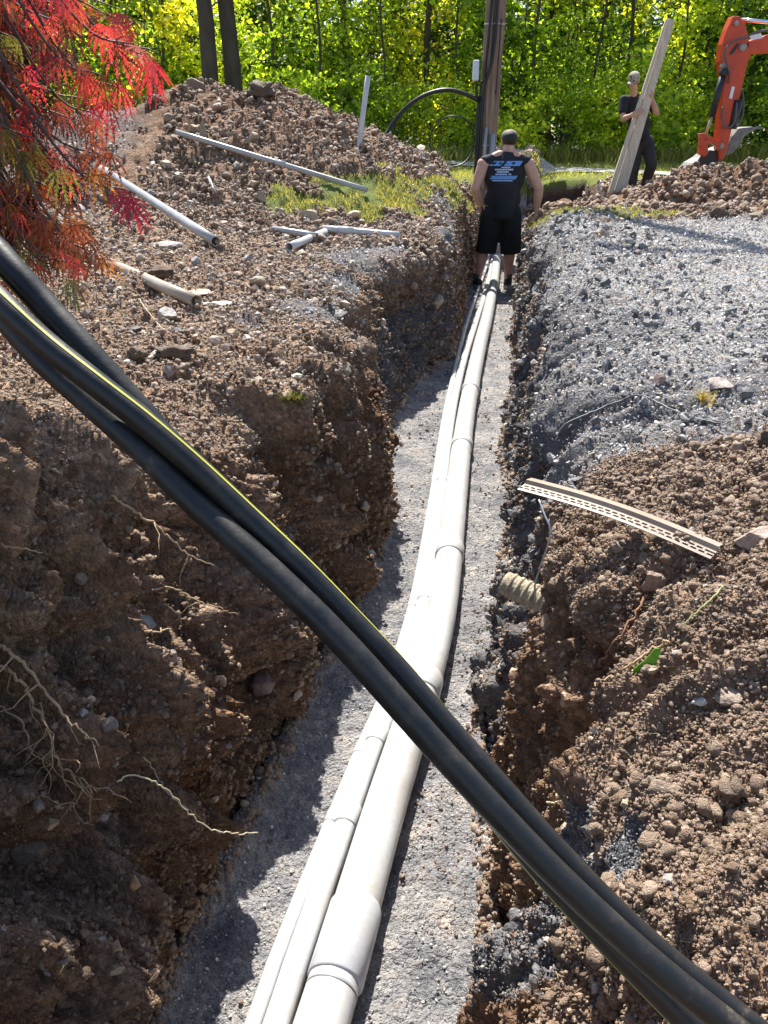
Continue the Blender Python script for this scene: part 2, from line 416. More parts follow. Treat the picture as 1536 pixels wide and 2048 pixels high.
# buttresses and hollows of the broken left bank, gullies running down the right one
tlf = np.concatenate([tl, np.zeros((rows, cols - nL))], 1).ravel(); trf = np.concatenate([np.zeros((rows, cols - nR)), tr], 1).ravel()
nearL = sstep(5.2, 2.6, yf)
bq = np.abs(perlin(np.stack([yf * 4.6 + xf * .8, Pf[:, 2] * .9, xf * 1.2], 1), 111)); bq2 = np.abs(perlin(np.stack([yf * 11, Pf[:, 2] * 2.0, xf * 2.5], 1), 113))
butt = (.22 - bq) * .34 + (.2 - bq2) * .12
hol = -.13 * sstep(.18, .40, perlin(np.stack([yf * 2.6, Pf[:, 2] * 3.4, xf * 2.0], 1) + 4, 117)) * (WT > .12)
out = out + np.where(wallL, butt * (.35 + .65 * nearL) * sstep(1.0, .82, WT) + hol * nearL * sstep(1, .85, WT), 0) + np.where(Rg == 0, butt * np.exp(-tlf / .16) * (.35 + .65 * nearL), 0)
gq = np.abs(perlin(np.stack([yf * 5.2 - xf * 1.6, Pf[:, 2] * 1.2, xf * 1.1], 1), 121)); gq2 = np.abs(perlin(np.stack([yf * 13 - xf * 4, Pf[:, 2] * 2, xf * 3], 1), 123))
gul = (.2 - gq) * .26 + (.2 - gq2) * .09
out = out + np.where(wallR, gul * sstep(1.0, .8, WT) * .9, 0) + np.where(Rg == 4, gul * np.exp(-trf / .30) * sstep(7, 4, yf), 0)
# trench floor: raked cross ripples
rip = np.sin(yf * 62 + 3.0 * perlin(Pf * 5, 91) + 9 * perlin(Pf * 1.6, 93)) * .5 + .5
fl = perlin(Pf * 6, 95) * .02 + rip ** 2 * .009 * (.4 + .6 * sstep(-.1, .3, perlin(Pf * 3, 97))) + c3 * .004 + f5 * .005 + clods(Pf * 110, 99) * .0035 * near + f4 * .006
edgeF = np.broadcast_to(np.concatenate([np.zeros(nL + nW), np.abs(sF[0] * 2 - 1), np.zeros(nW + nR)])[None], X.shape).ravel()
fl = fl + sstep(.80, 1.0, edgeF) * (.02 + .03 * np.abs(perlin(Pf * 8, 101)))
out = np.where(floorM, fl, out)
# blend across region seams (walls to lips)
O = out.reshape(X.shape)
def seam(O, c, w):
    a = O[:, c - w:c - w + 1]; b = O[:, c + w:c + w + 1]
    k = np.linspace(0, 1, 2 * w + 1)[None]; tgt = a * (1 - k) + b * k
    m = 1 - np.abs(k * 2 - 1); O[:, c - w:c + w + 1] = O[:, c - w:c + w + 1] * (1 - m * .8) + tgt * m * .8
for c in (nL, nL + nW, nL + nW + nF, nL + nW + nF + nW): seam(O, c, 7)
Nn = Nn / 1.0
for c, w in ((nL, 16), (nL + nW, 8), (nL + nW + nF, 8), (nL + 2 * nW + nF, 16)):    # soften normals at the corners
    a = Nn[:, c - w:c - w + 1]; b = Nn[:, c + w:c + w + 1]; k = np.linspace(0, 1, 2 * w + 1)[None, :, None]
    Nn[:, c - w:c + w + 1] = a * (1 - k) + b * k
Nn /= np.maximum(np.linalg.norm(Nn, axis=-1, keepdims=True), 1e-9)
PD = P + Nn * O[..., None]
N2 = grid_normals(PD)
idx = np.arange(rows * cols).reshape(rows, cols)
faces = np.stack([idx[:-1, :-1], idx[:-1, 1:], idx[1:, 1:], idx[1:, :-1]], -1).reshape(-1, 4)
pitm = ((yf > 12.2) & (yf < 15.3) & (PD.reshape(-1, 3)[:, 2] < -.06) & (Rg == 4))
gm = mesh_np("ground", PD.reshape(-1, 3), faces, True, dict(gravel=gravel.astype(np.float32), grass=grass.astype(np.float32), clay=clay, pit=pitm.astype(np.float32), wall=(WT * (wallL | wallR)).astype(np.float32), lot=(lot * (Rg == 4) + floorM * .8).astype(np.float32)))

def soil_material():
    m, nt, b = new_mat("soil"); v = obj_vec(nt)
    def att(n): a = nt.nodes.new('ShaderNodeAttribute'); a.attribute_name = n; return a.outputs['Fac']
    nB = noise_n(nt, 3.5, 6, .6, v); nM = noise_n(nt, 26, 5, .65, v); nF_ = noise_n(nt, 140, 4, .7, v)
    v1 = vor_n(nt, 85, v); v2 = vor_n(nt, 38, v); v3 = vor_n(nt, 210, v)
    soil = ramp(nt, nB.outputs[0], [(.30, (.27, .172, .112)), (.5, (.385, .268, .185)), (.72, (.48, .36, .265))])
    soil = mixc(nt, .75, soil, ramp(nt, nM.outputs[0], [(.28, (.30, .25, .22)), (.5, (.85, .82, .8)), (.74, (1.5, 1.42, 1.36))]), 'MULTIPLY')
    grains = ramp(nt, N_sep(nt, v1.outputs['Color']), [(0, (.45, .42, .40)), (.5, (.95, .92, .90)), (.85, (1.2, 1.15, 1.1)), (1, (2.0, 1.95, 1.9))])
    soil = mixc(nt, .6, soil, grains, 'MULTIPLY')
    clayc = ramp(nt, nM.outputs[0], [(.3, (.14, .060, .022)), (.7, (.33, .165, .07))])
    soil = mixc(nt, math_n(nt, 'MULTIPLY', att('clay'), .62), soil, clayc)
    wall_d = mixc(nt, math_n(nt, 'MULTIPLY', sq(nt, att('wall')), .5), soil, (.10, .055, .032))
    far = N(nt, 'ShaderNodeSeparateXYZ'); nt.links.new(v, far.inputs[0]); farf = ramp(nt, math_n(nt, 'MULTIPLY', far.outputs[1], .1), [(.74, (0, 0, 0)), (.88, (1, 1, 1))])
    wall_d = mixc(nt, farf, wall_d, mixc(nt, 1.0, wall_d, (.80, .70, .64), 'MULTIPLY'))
    g1 = ramp(nt, N_sep(nt, v2.outputs['Color']), [(0, (.24, .235, .235)), (.45, (.38, .37, .365)), (.75, (.47, .46, .45)), (.92, (.52, .45, .37)), (1, (.72, .70, .67))])
    g2 = ramp(nt, N_sep(nt, v3.outputs['Color']), [(0, (.26, .255, .255)), (.5, (.45, .44, .43)), (1, (.68, .665, .64))])
    gr = mixc(nt, .5, g1, g2)
    gr = mixc(nt, .5, gr, ramp(nt, nB.outputs[0], [(.3, (.62, .60, .60)), (.7, (1.15, 1.12, 1.1))]), 'MULTIPLY')
    nP = noise_n(nt, 7, 5, .6, v)
    gr = mixc(nt, .85, gr, ramp(nt, nP.outputs[0], [(.32, (.50, .53, .60)), (.47, (.85, .86, .89)), (.60, (1.08, 1.06, 1.03)), (.75, (1.15, 1.02, .88))]), 'MULTIPLY')
    gr_dark = mixc(nt, 1.0, gr, (.50, .50, .52), 'MULTIPLY')
    gr = mixc(nt, math_n(nt, 'MULTIPLY', att('lot'), 1.0), gr_dark, gr)
    gk = math_n(nt, 'ADD', att('gravel'), math_n(nt, 'MULTIPLY', math_n(nt, 'SUBTRACT', nM.outputs[0], .5), .9))
    gk = ramp(nt, gk, [(.35, (0, 0, 0)), (.6, (1, 1, 1))])
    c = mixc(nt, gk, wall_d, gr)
    gc = ramp(nt, nF_.outputs[0], [(.3, (.09, .12, .025)), (.7, (.30, .34, .09))])
    gm_ = ramp(nt, math_n(nt, 'ADD', att('grass'), math_n(nt, 'MULTIPLY', math_n(nt, 'SUBTRACT', nM.outputs[0], .5), 1.2)), [(.40, (0, 0, 0)), (.62, (1, 1, 1))])
    c = mixc(nt, gm_, c, gc)
    c = mixc(nt, math_n(nt, 'MULTIPLY', att('pit'), .8), c, (.07, .05, .035))  # pit tinted dark: the shade on its walls is put into the colour
    nt.links.new(c, b.inputs['Base Color']); b.inputs['Roughness'].default_value = .92; b.inputs['Specular IOR Level'].default_value = .25
    hgt = math_n(nt, 'ADD', math_n(nt, 'MULTIPLY', v1.outputs['Distance'], -.8), math_n(nt, 'MULTIPLY', v3.outputs['Distance'], -.4))
    hgt = math_n(nt, 'ADD', hgt, math_n(nt, 'MULTIPLY', nF_.outputs[0], .9)); hgt = math_n(nt, 'ADD', hgt, math_n(nt, 'MULTIPLY', v2.outputs['Distance'], -.7))
    nt.links.new(bump(nt, hgt, 1.0, .016), b.inputs['Normal']); return m
def N_sep(nt, c):
    n = nt.nodes.new('ShaderNodeSeparateColor'); nt.links.new(c, n.inputs[0]); return n.outputs[0]
def sq(nt, f): return math_n(nt, 'MULTIPLY', f, f)
M_soil = soil_material()
ground = tag(link_mesh("ground", gm, M_soil), kind='structure')
PDf = PD.reshape(-1, 3); N2f = N2.reshape(-1, 3)
_zc = PDf[:, 1] * CT - (PDf[:, 2] - CAM_H) * ST
_zc = np.where(_zc < .2, 1e9, _zc)
_px = 768 + F_PX * PDf[:, 0] / _zc; _py = 1024 + F_PX * (-PDf[:, 1] * ST - (PDf[:, 2] - CAM_H) * CT) / _zc
_key = np.where((_zc < 1e8) & (_px > -300) & (_px < 1836) & (_py > 0) & (_py < 2348))[0]
_bin = ((_py[_key] // 12).astype(int) * 400 + ((_px[_key] + 300) // 12).astype(int)); _ord = np.argsort(_bin, kind='stable'); _bs = _bin[_ord]
def hit_i(x, y):
    """index of the terrain vertex seen at a photo pixel"""
    c = []
    for dy in (-1, 0, 1):
        for dx in (-1, 0, 1):
            k = int((y // 12 + dy) * 400 + ((x + 300) // 12) + dx); a, b = np.searchsorted(_bs, [k, k + 1]); c.append(_key[_ord[a:b]])
    c = np.concatenate(c)
    if len(c) == 0: return None
    d2 = (_px[c] - x) ** 2 + (_py[c] - y) ** 2
    m = d2 < max(110, d2.min() * 1.01 + .01)
    c = c[m]; return int(c[np.argmin(_zc[c])])
def hit(x, y, up=0.0):
    i = hit_i(x, y)
    if i is None: return on_z(x, y, 0)
    return Vector(PDf[i]) + Vector((0, 0, up))
def hit_n(x, y): return Vector(N2f[hit_i(x, y)])
# ------------------------------------------------------------------ lawn, road, grass blades
def blades(name, base, h, w, lean, c0, c1, mat, kind='stuff'):
    n = len(base); a = rng.uniform(0, 2 * math.pi, n); dx, dy = np.cos(a), np.sin(a)
    hh = h * rng.uniform(.5, 1.3, n); l = lean * rng.uniform(.2, 1.2, n) * hh; b = rng.uniform(0, 2 * math.pi, n); lx, ly = np.cos(b) * l, np.sin(b) * l
    V = np.zeros((n, 5, 3), np.float32)
    for k, (s_, t) in enumerate(((-1, 0), (1, 0), (.75, .55), (-.75, .55), (0, 1))):
        V[:, k, 0] = base[:, 0] + dx * w * s_ / 2 + lx * t * t; V[:, k, 1] = base[:, 1] + dy * w * s_ / 2 + ly * t * t; V[:, k, 2] = base[:, 2] + hh * t
    i0 = np.arange(n)[:, None] * 5
    F = np.concatenate([i0 + np.array([[0, 1, 2, 3]]), i0 + np.array([[3, 2, 4, 4]])]); F = F[:]
    C = np.repeat((c0 + (c1 - c0) * rng.uniform(0, 1, (n, 1)))[:, None], 5, 1).reshape(-1, 3)
    tri = np.concatenate([i0 + np.array([[0, 1, 2]]), i0 + np.array([[0, 2, 3]]), i0 + np.array([[3, 2, 4]])])
    me = mesh_np(name, V.reshape(-1, 3), tri, False, dict(Col=C)); o = link_mesh(name, me, mat)
    return o
def leaf_mat(name, trans=.6, rough=.5, gain=1.0, tint=(1, 1, 1), tt=(1.5, 1.35, .6)):
    m = bpy.data.materials.new(name); m.use_nodes = True; nt = m.node_tree; nt.nodes.clear()
    o = nt.nodes.new('ShaderNodeOutputMaterial'); a = nt.nodes.new('ShaderNodeAttribute'); a.attribute_name = 'Col'
    oi = nt.nodes.new('ShaderNodeObjectInfo')
    c = mixc(nt, 1.0, a.outputs['Color'], tint, 'MULTIPLY')
    c = mixc(nt, 1.0, c, ramp(nt, oi.outputs['Random'], [(0, (.6, .68, .6)), (.5, (.95, .97, .9)), (1, (1.5, 1.3, 1.1))]), 'MULTIPLY')
    b = nt.nodes.new('ShaderNodeBsdfPrincipled'); nt.links.new(c, b.inputs['Base Color']); b.inputs['Roughness'].default_value = rough; b.inputs['Specular IOR Level'].default_value = .35
    t = nt.nodes.new('ShaderNodeBsdfTranslucent'); nt.links.new(mixc(nt, 1.0, c, tt, 'MULTIPLY'), t.inputs[0])
    x = nt.nodes.new('ShaderNodeMixShader'); x.inputs[0].default_value = trans
    nt.links.new(b.outputs[0], x.inputs[1]); nt.links.new(t.outputs[0], x.inputs[2]); nt.links.new(x.outputs[0], o.inputs[0]); return m
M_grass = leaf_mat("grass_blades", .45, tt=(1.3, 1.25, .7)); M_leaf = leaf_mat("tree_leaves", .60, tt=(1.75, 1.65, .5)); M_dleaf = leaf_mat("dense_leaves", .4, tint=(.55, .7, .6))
def pick(mask, n):
    i = np.where(mask)[0]; return rng.choice(i, n) if len(i) else np.array([], int)
gL = grass * (fbm(PDf * np.array([1, 1, 0], np.float32) * 2.5, 3, 201) > -.25)
i = pick((gL > .5) & (yf < 14), 20000); B = PDf[i] + rng.normal(0, .02, (len(i), 3)) * [1, 1, 0]
tag(blades("grass", B, .035, .010, .9, np.array([.16, .18, .05]), np.array([.46, .42, .17]), M_grass), kind='stuff')
i = pick((lawn > .6) & (yf < 21) & (np.abs(xf) < 12), 30000); B = PDf[i] + rng.normal(0, .05, (len(i), 3)) * [1, 1, 0]
tag(blades("lawn_grass", B, .055, .016, .9, np.array([.24, .28, .06]), np.array([.55, .54, .20]), M_grass), kind='stuff')
n = 9000; B = np.stack([rng.uniform(-9, 12, n), rng.uniform(19.6, 22.5, n), np.full(n, .12)], 1); B[:, 1] += np.abs(perlin(np.stack([B[:, 0] * .6, B[:, 0] * 0, B[:, 0] * 0], 1), 7)) * 1.0
tag(blades("tall_grass", B, .42, .022, .7, np.array([.10, .14, .03]), np.array([.36, .36, .12]), M_grass), kind='stuff')
# land beyond the grid
mb = MB()
for (x0, y0, x1, y1) in ((-260, 23.4, 260, 320), (-260, -80, -17, 23.5), (31, -80, 260, 23.5)): mb.box(((x0 + x1) / 2, (y0 + y1) / 2, -.35 if y0 > 20 else -.9), (x1 - x0, y1 - y0, .8))
M_forestfloor = simple("leaf_litter", (.07, .075, .03), .95, .5, 3, bump_s=.5, bump_scale=12)
tag(mb.build("woodland_floor", M_forestfloor, smooth=False), kind='structure')
M_road = simple("road_gravel", (.36, .35, .34), .9, .25, 30, bump_s=.4, bump_scale=90)
a, b = Vector((-3.5, 24.5, 0)), Vector((11.0, 11.2, 0)); mb = MB(); nn = 60
Yrow = {}
def gz(x, y):
    j = int(np.clip(np.searchsorted(Ys, y), 1, rows - 1)); r = PD[j]; k = np.argsort(r[:, 0]); return float(np.interp(x, r[k, 0], r[k, 2]))
side = Vector((.66, .72, 0)).normalized() * .55
for q in range(nn + 1):
    c = a.lerp(b, q / nn)
    for s_ in (-1, -.33, .33, 1): p = c + side * s_ * (1 + .12 * math.sin(q * .9 + s_)); mb.v.append(Vector((p.x, p.y, (gz(p.x, p.y) if 15.4 < p.y < 23 else .1) + .03 + .015 * (1 - abs(s_)))))
    if q:
        for k in range(3): e = 4 * q + k; mb.f.append((e - 4, e - 3, e + 1, e))
tag(mb.build("road", M_road), kind='structure')

# ------------------------------------------------------------------ loose earth, gravel and rocks
ICO = {}
def ico(sub):
    if sub not in ICO:
        bm = bmesh.new(); bmesh.ops.create_icosphere(bm, subdivisions=sub, radius=1); ICO[sub] = (np.array([v.co[:] for v in bm.verts], np.float32), np.array([[v.index for v in f.verts] for f in bm.faces], np.int32)); bm.free()
    return ICO[sub]
def rock_proto(sub, kind, n, seed):
    V, F = ico(sub); out = []
    for k in range(n):
        if kind == 'clod':
            r = 1 + .50 * perlin(V * 1.5 + k * 7.7, seed) + .50 * perlin(V * 2.6 + k * 3.1, seed + 1); W = V * r[:, None]
        else:
            W = V.copy(); g = np.random.default_rng(seed + k)
            for _ in range(9):
                d = g.normal(size=3); d /= np.linalg.norm(d); c = g.uniform(.45, .85); e = W @ d; W = W - np.maximum(e - c, 0)[:, None] * d
            W = W * (1 + .10 * perlin(W * 2.2 + k * 9.1, seed))[:, None]
        out.append(W)
    return np.array(out, np.float32), F
def rand_rot(n):
    q = rng.normal(size=(n, 4)); q /= np.linalg.norm(q, axis=1, keepdims=True); w, x, y, z = q.T
    return np.stack([np.stack([1 - 2 * (y * y + z * z), 2 * (x * y - z * w), 2 * (x * z + y * w)], -1), np.stack([2 * (x * y + z * w), 1 - 2 * (x * x + z * z), 2 * (y * z - x * w)], -1), np.stack([2 * (x * z - y * w), 2 * (y * z + x * w), 1 - 2 * (x * x + y * y)], -1)], 1)
def scatter(name, pos, size, colr, kind, mat, sub=1, flat=(.7, 1), seed=5):
    Pn, F = rock_proto(sub, kind, 24, seed); n = len(pos); k = rng.integers(0, 24, n)
    S = rng.uniform(.6, 1.15, (n, 3)); S[:, 2] *= rng.uniform(flat[0], flat[1], n)
    V = Pn[k] * S[:, None] ; 
    V = np.einsum('nij,nvj->nvi', rand_rot(n), V) * size[:, None, None] + pos[:, None]
    nv = V.shape[1]; FF = (F[None] + (np.arange(n) * nv)[:, None, None]).reshape(-1, 3)
    me = mesh_np(name, V.reshape(-1, 3), FF, kind == 'clod', dict(Col=np.repeat(colr[:, None], nv, 1).reshape(-1, 3)))
    return link_mesh(name, me, mat)
def stone_mat(name, bs=.5, sc=70):
    m, nt, b = new_mat(name); a = nt.nodes.new('ShaderNodeAttribute'); a.attribute_name = 'Col'; v = obj_vec(nt)
    n1 = noise_n(nt, sc, 5, .65, v); n2 = noise_n(nt, sc * 4, 3, .6, v)
    c = mixc(nt, .8, a.outputs['Color'], ramp(nt, n1.outputs[0], [(.3, (.55, .53, .50)), (.5, (.95, .95, .95)), (.72, (1.4, 1.38, 1.33))]), 'MULTIPLY')
    nt.links.new(c, b.inputs['Base Color']); b.inputs['Roughness'].default_value = .62; b.inputs['Specular IOR Level'].default_value = .5
    nt.links.new(bump(nt, math_n(nt, 'ADD', n1.outputs[0], n2.outputs[0]), bs, .01), b.inputs['Normal']); return m
M_clod = stone_mat("earth_clods", .9, 90); M_stone = stone_mat("stones", .35, 60)
inview = (_px > -60) & (_px < 1600) & (_py > 60) & (_py < 2120)
def cols_(n, pal, w=None):
    pal = np.array(pal); c = pal[rng.choice(len(pal), n, p=w)]; return c * rng.uniform(.8, 1.2, (n, 1))
def power(n, a, b, e=2.4):
    u = rng.uniform(0, 1, n); return (a ** (1 - e) + u * (b ** (1 - e) - a ** (1 - e))) ** (1 / (1 - e))
SOILC = [(.42, .292, .205), (.47, .342, .245), (.345, .235, .160), (.51, .385, .285)]
DIRTC = [(.36, .235, .155), (.41, .28, .195), (.28, .175, .115), (.46, .34, .25)]
STC = [(.37, .29, .22), (.44, .35, .26), (.34, .30, .27), (.50, .44, .37), (.30, .21, .16), (.44, .31, .21)]
GRC = [(.48, .462, .44), (.57, .55, .525), (.36, .345, .33), (.66, .64, .61), (.78, .76, .72), (.54, .43, .33), (.42, .31, .23)]
flatm = (Rg == 0) | (Rg == 4)
soilm = flatm & (gravel < .5) & (grass < .5) & inview & ~((Rg == 4) & (yf > 11.8) & (xf < 3.6))
dcam = np.sqrt(PDf[:, 0] ** 2 + PDf[:, 1] ** 2 + (PDf[:, 2] - CAM_H) ** 2)
def do(name, mask, n, a, b, pal, kind, mat, sub, sink=.35, e=2.4, scale=True, w=None, minsize=0, flat=(.7, 1), seed=5, amax=9):
    i = pick(mask, n); s_ = power(len(i), a, b, e) * (dcam[i] ** .75 if scale else 1); s_ = np.minimum(s_, amax)
    p = PDf[i] + N2f[i] * (s_ * rng.uniform(-sink, .5, len(i)))[:, None] + rng.normal(0, .004, (len(i), 3)) * dcam[i][:, None]*.5
    return tag(scatter(name, p, s_, cols_(len(i), pal, w), kind, mat, sub, flat, seed), kind='stuff')
foot = floorM & ((edgeF > .86)) & inview
clump = perlin(PDf * 2.1, 301)
do("soil_crumbs", soilm & (Rg == 4) & (yf < 3.6), 80000, .0011, .0042, SOILC, 'clod', M_clod, 1, e=2.5)
do("soil_crumbs", soilm & (Rg == 4) & (yf < 3.6), 4000, .0032, .0075, SOILC, 'clod', M_clod, 2, e=3.0)
do("soil_crumbs", soilm & (Rg == 4) & (yf < 3.4) & (clump > .05), 260, .007, .015, SOILC, 'clod', M_clod, 2, e=3.4, amax=.016)
do("soil_crumbs", soilm & (Rg == 0) & (yf < 7.5), 60000, .0012, .0062, SOILC + STC[:2], 'clod', M_clod, 1, e=2.6)
do("earth_clods", soilm & (yf > 6) & (Rg == 0) & ((xf > -2.1) | (clump > .25)), 13000, .0020, .012, DIRTC, 'clod', M_clod, 1, e=2.9, amax=.04)
do("earth_clods", soilm & (yf > 6) & (Rg == 4), 10000, .0020, .013, DIRTC, 'clod', M_clod, 2, e=2.7, amax=.06)
do("earth_clods", soilm & (yf > 6) & (Rg == 0) & ((xf > -2.1) | (clump > .25)), 9000, .0020, .014, [(.30, .225, .165), (.36, .275, .205), (.24, .175, .125)], 'rock', M_clod, 1, e=2.9, amax=.045, seed=44)
do("stones", soilm & (Rg == 0) & (yf > 2.6) & (PDf[:, 2] < .7), 8000, .0026, .013, STC, 'rock', M_stone, 1, e=2.7, amax=.06, seed=40)
do("stones", soilm & ((Rg == 4) | (yf <= 2.6)), 1100, .0030, .011, STC[:3] + STC[4:], 'rock', M_stone, 1, e=2.6, amax=.06, seed=40)
do("gravel", (gravel > .45) & flatm & inview & (yf > 1.5), 48000, .0014, .0046, GRC, 'rock', M_stone, 1, e=2.6, seed=70, amax=.035, flat=(.35, .8))
do("gravel", (gravel > .45) & (Rg >= 3) & inview & (yf <= 1.5), 5000, .0013, .0035, [(.24, .24, .25), (.32, .32, .33), (.18, .18, .19)], 'rock', M_stone, 1, e=2.6, seed=70)
do("gravel", floorM & inview, 9000, .0012, .0038, GRC[:4], 'rock', M_stone, 1, e=2.8, seed=70)
do("soil_crumbs", foot | (floorM & inview & (clump > .1)), 2600, .0012, .005, SOILC, 'clod', M_clod, 1, e=2.7)
do("wall_crumbs", (wallL | wallR) & inview & (WT < .97), 90000, .0011, .0048, [(.42, .29, .195), (.50, .37, .26), (.34, .22, .14), (.56, .43, .31), (.37, .20, .10)], 'clod', M_clod, 1, e=2.4, seed=90, amax=.03)
do("wall_crumbs", wallL & inview & (WT < .97) & (yf < 4.5) & (perlin(PDf * 6, 311) > .1), 6000, .0030, .0075, [(.42, .28, .185), (.34, .215, .135), (.48, .35, .24)], 'clod', M_clod, 2, sink=.6, e=3, seed=91, amax=.013)
do("wall_stones", (wallL | wallR) & inview, 1500, .004, .016, STC[:3] + STC[4:], 'rock', M_stone, 2, sink=.8, e=2.6, seed=40, amax=.05)
do("gravel", (wallR & (gravel > .4)) | (berm > .5) & (Rg == 4) & inview, 8000, .004, .014, [(.15, .15, .155), (.22, .21, .21), (.11, .11, .115), (.30, .29, .28)], 'rock', M_stone, 1, e=2.4, seed=70, amax=.05, flat=(.4, .9))
do("soil_crumbs", foot, 5000, .002, .010, SOILC, 'clod', M_clod, 1, e=2.5)

i = pick(soilm & (Rg == 4) & (yf < 3.2), 700); B = PDf[i] + N2f[i] * .006
tag(blades("straw", B, .007, .0013, 4.0, np.array([.38, .29, .18]), np.array([.62, .52, .36]), M_grass), kind='stuff')
i = pick(wallL & inview & (yf < 3.5) & (WT < .9), 1500); B = PDf[i] + N2f[i] * .008
tag(blades("fine_roots", B, .012, .0010, 2.2, np.array([.26, .18, .11]), np.array([.48, .36, .22]), M_grass), kind='stuff')
# ------------------------------------------------------------------ pipes in the trench
def pvc_mat(name, tone=(.56, .56, .555), dirt=(.34, .30, .24), amt=.6):
    m, nt, b = new_mat(name); v = obj_vec(nt)
    n1 = noise_n(nt, 7, 6, .65, v); n2 = noise_n(nt, 60, 4, .6, v)
    f = math_n(nt, 'MULTIPLY', ramp(nt, n1.outputs[0], [(.42, (0, 0, 0)), (.72, (1, 1, 1))]), amt)
    c = mixc(nt, f, tone, dirt); c = mixc(nt, .25, c, ramp(nt, n2.outputs[0], [(.3, (.75, .74, .72)), (.6, (1.05, 1.05, 1.05))]), 'MULTIPLY')
    nt.links.new(c, b.inputs['Base Color'])
    nt.links.new(ramp(nt, n1.outputs[0], [(.35, (.20, .20, .20)), (.7, (.45, .45, .45))]), b.inputs['Roughness'])
    nt.links.new(bump(nt, n2.outputs[0], .05, .01), b.inputs['Normal']); return m
M_pvc = pvc_mat("conduit_plastic"); M_pvc2 = pvc_mat("conduit_plastic_cool", (.54, .55, .57), (.34, .32, .29), .5)
M_ring = simple("coupling_seam_line", (.30, .30, .32), .5, .1)  # plain grey of the seam ring near the coupling
def conduit(name, label, pts, r, couplings, mat, seg=32, bell=.0):
    path = [on_z(x, y, FLOOR + .012 + r + dz + (.30 * float(sstep(11, 15, np.array(on_z(x, y, FLOOR + r).y))))) for x, y, dz in pts]
    path = [path[0] + (path[0] - path[1]).normalized() * .9] + path
    C = catmull(path, 10); o = empty(name, C[0]); tag(o, label, 'pipe')
    MB().pipe(C, r, r * .08, seg).build('pipe_run', mat, o)
    for (yy, ln) in couplings:
        i = min(range(len(C) - 1), key=lambda k: abs(proj(C[k])[1] - yy)); t = (C[min(i + 2, len(C) - 1)] - C[i - 1]).normalized(); c = C[i]
        prof = [(-ln * .5, r * 1.01), (-ln * .5 + .004, r * 1.09), (-ln * .12, r * 1.10), (-ln * .12 + .001, r * 1.045 if bell else r * 1.10), (ln * .45, r * 1.10), (ln * .5, r * 1.015)]
        prof = [(-ln * .5, r * 1.005), (-ln * .5 + .006, r * 1.10), (ln * .5 - .012, r * 1.10), (ln * .5, r * 1.005)]
        MB().tube([c + t * a for a, _ in prof], [q for _, q in prof], seg).build('coupling', M_pvc2 if yy > 1700 else mat, o)
    if name == "large_conduit":
        i = min(range(len(C) - 1), key=lambda k: abs(proj(C[k])[1] - 1990)); t = (C[i + 1] - C[i - 1]).normalized()
        MB().tube([C[i] - t * .004, C[i] + t * .004], r * 1.012, seg).build('seam_ring', M_ring, o)
    return o
def proj(p):
    p = Vector(p) - Vector((0, 0, CAM_H)); zc = p.y * CT - p.z * ST; v = -p.y * ST - p.z * CT
    return (768 + F_PX * p.x / zc, 1024 + F_PX * v / zc, zc)
conduit("large_conduit", "thickest of the three pale conduits lying along the trench floor",
    [(640, 2060, 0), (688, 1900, 0), (728, 1760, 0), (775, 1600, 0), (822, 1450, 0), (866, 1300, 0), (890, 1180, 0), (911, 1000, 0), (925, 880, 0), (939, 790, 0), (960, 690, 0), (975, 630, 0), (988, 565, 0), (993, 520, 0), (995, 490, 0)],
    .058, [(1880, .20), (1380, .10), (1105, .10), (895, .10), (775, .10)], M_pvc)
conduit("medium_conduit", "middle pale conduit between the thick and the thin one in the trench",
    [(550, 2060, 0), (602, 1900, 0), (673, 1700, 0), (745, 1500, 0), (790, 1400, 0), (825, 1300, 0), (853, 1180, 0), (879, 1000, 0), (905, 820, 0), (928, 720, 0), (950, 650, 0), (972, 580, 0), (984, 530, 0), (988, 500, 0)],
    .030, [(1645, .07), (1480, .07), (1190, .07), (962, .07)], M_pvc)
conduit("slim_conduit", "thinnest of the three pale conduits, nearest the trench's shaded left wall",
    [(503, 2060, 0), (560, 1900, 0), (640, 1700, 0), (722, 1500, 0), (765, 1400, 0), (800, 1300, 0), (832, 1180, 0), (864, 1000, 0), (890, 830, 0), (910, 740, 0), (932, 650, 0), (954, 585, 0), (972, 535, 0), (980, 505, 0)],
    .0195, [(1640, .055), (1495, .055), (1205, .05), (965, .05)], M_pvc2)
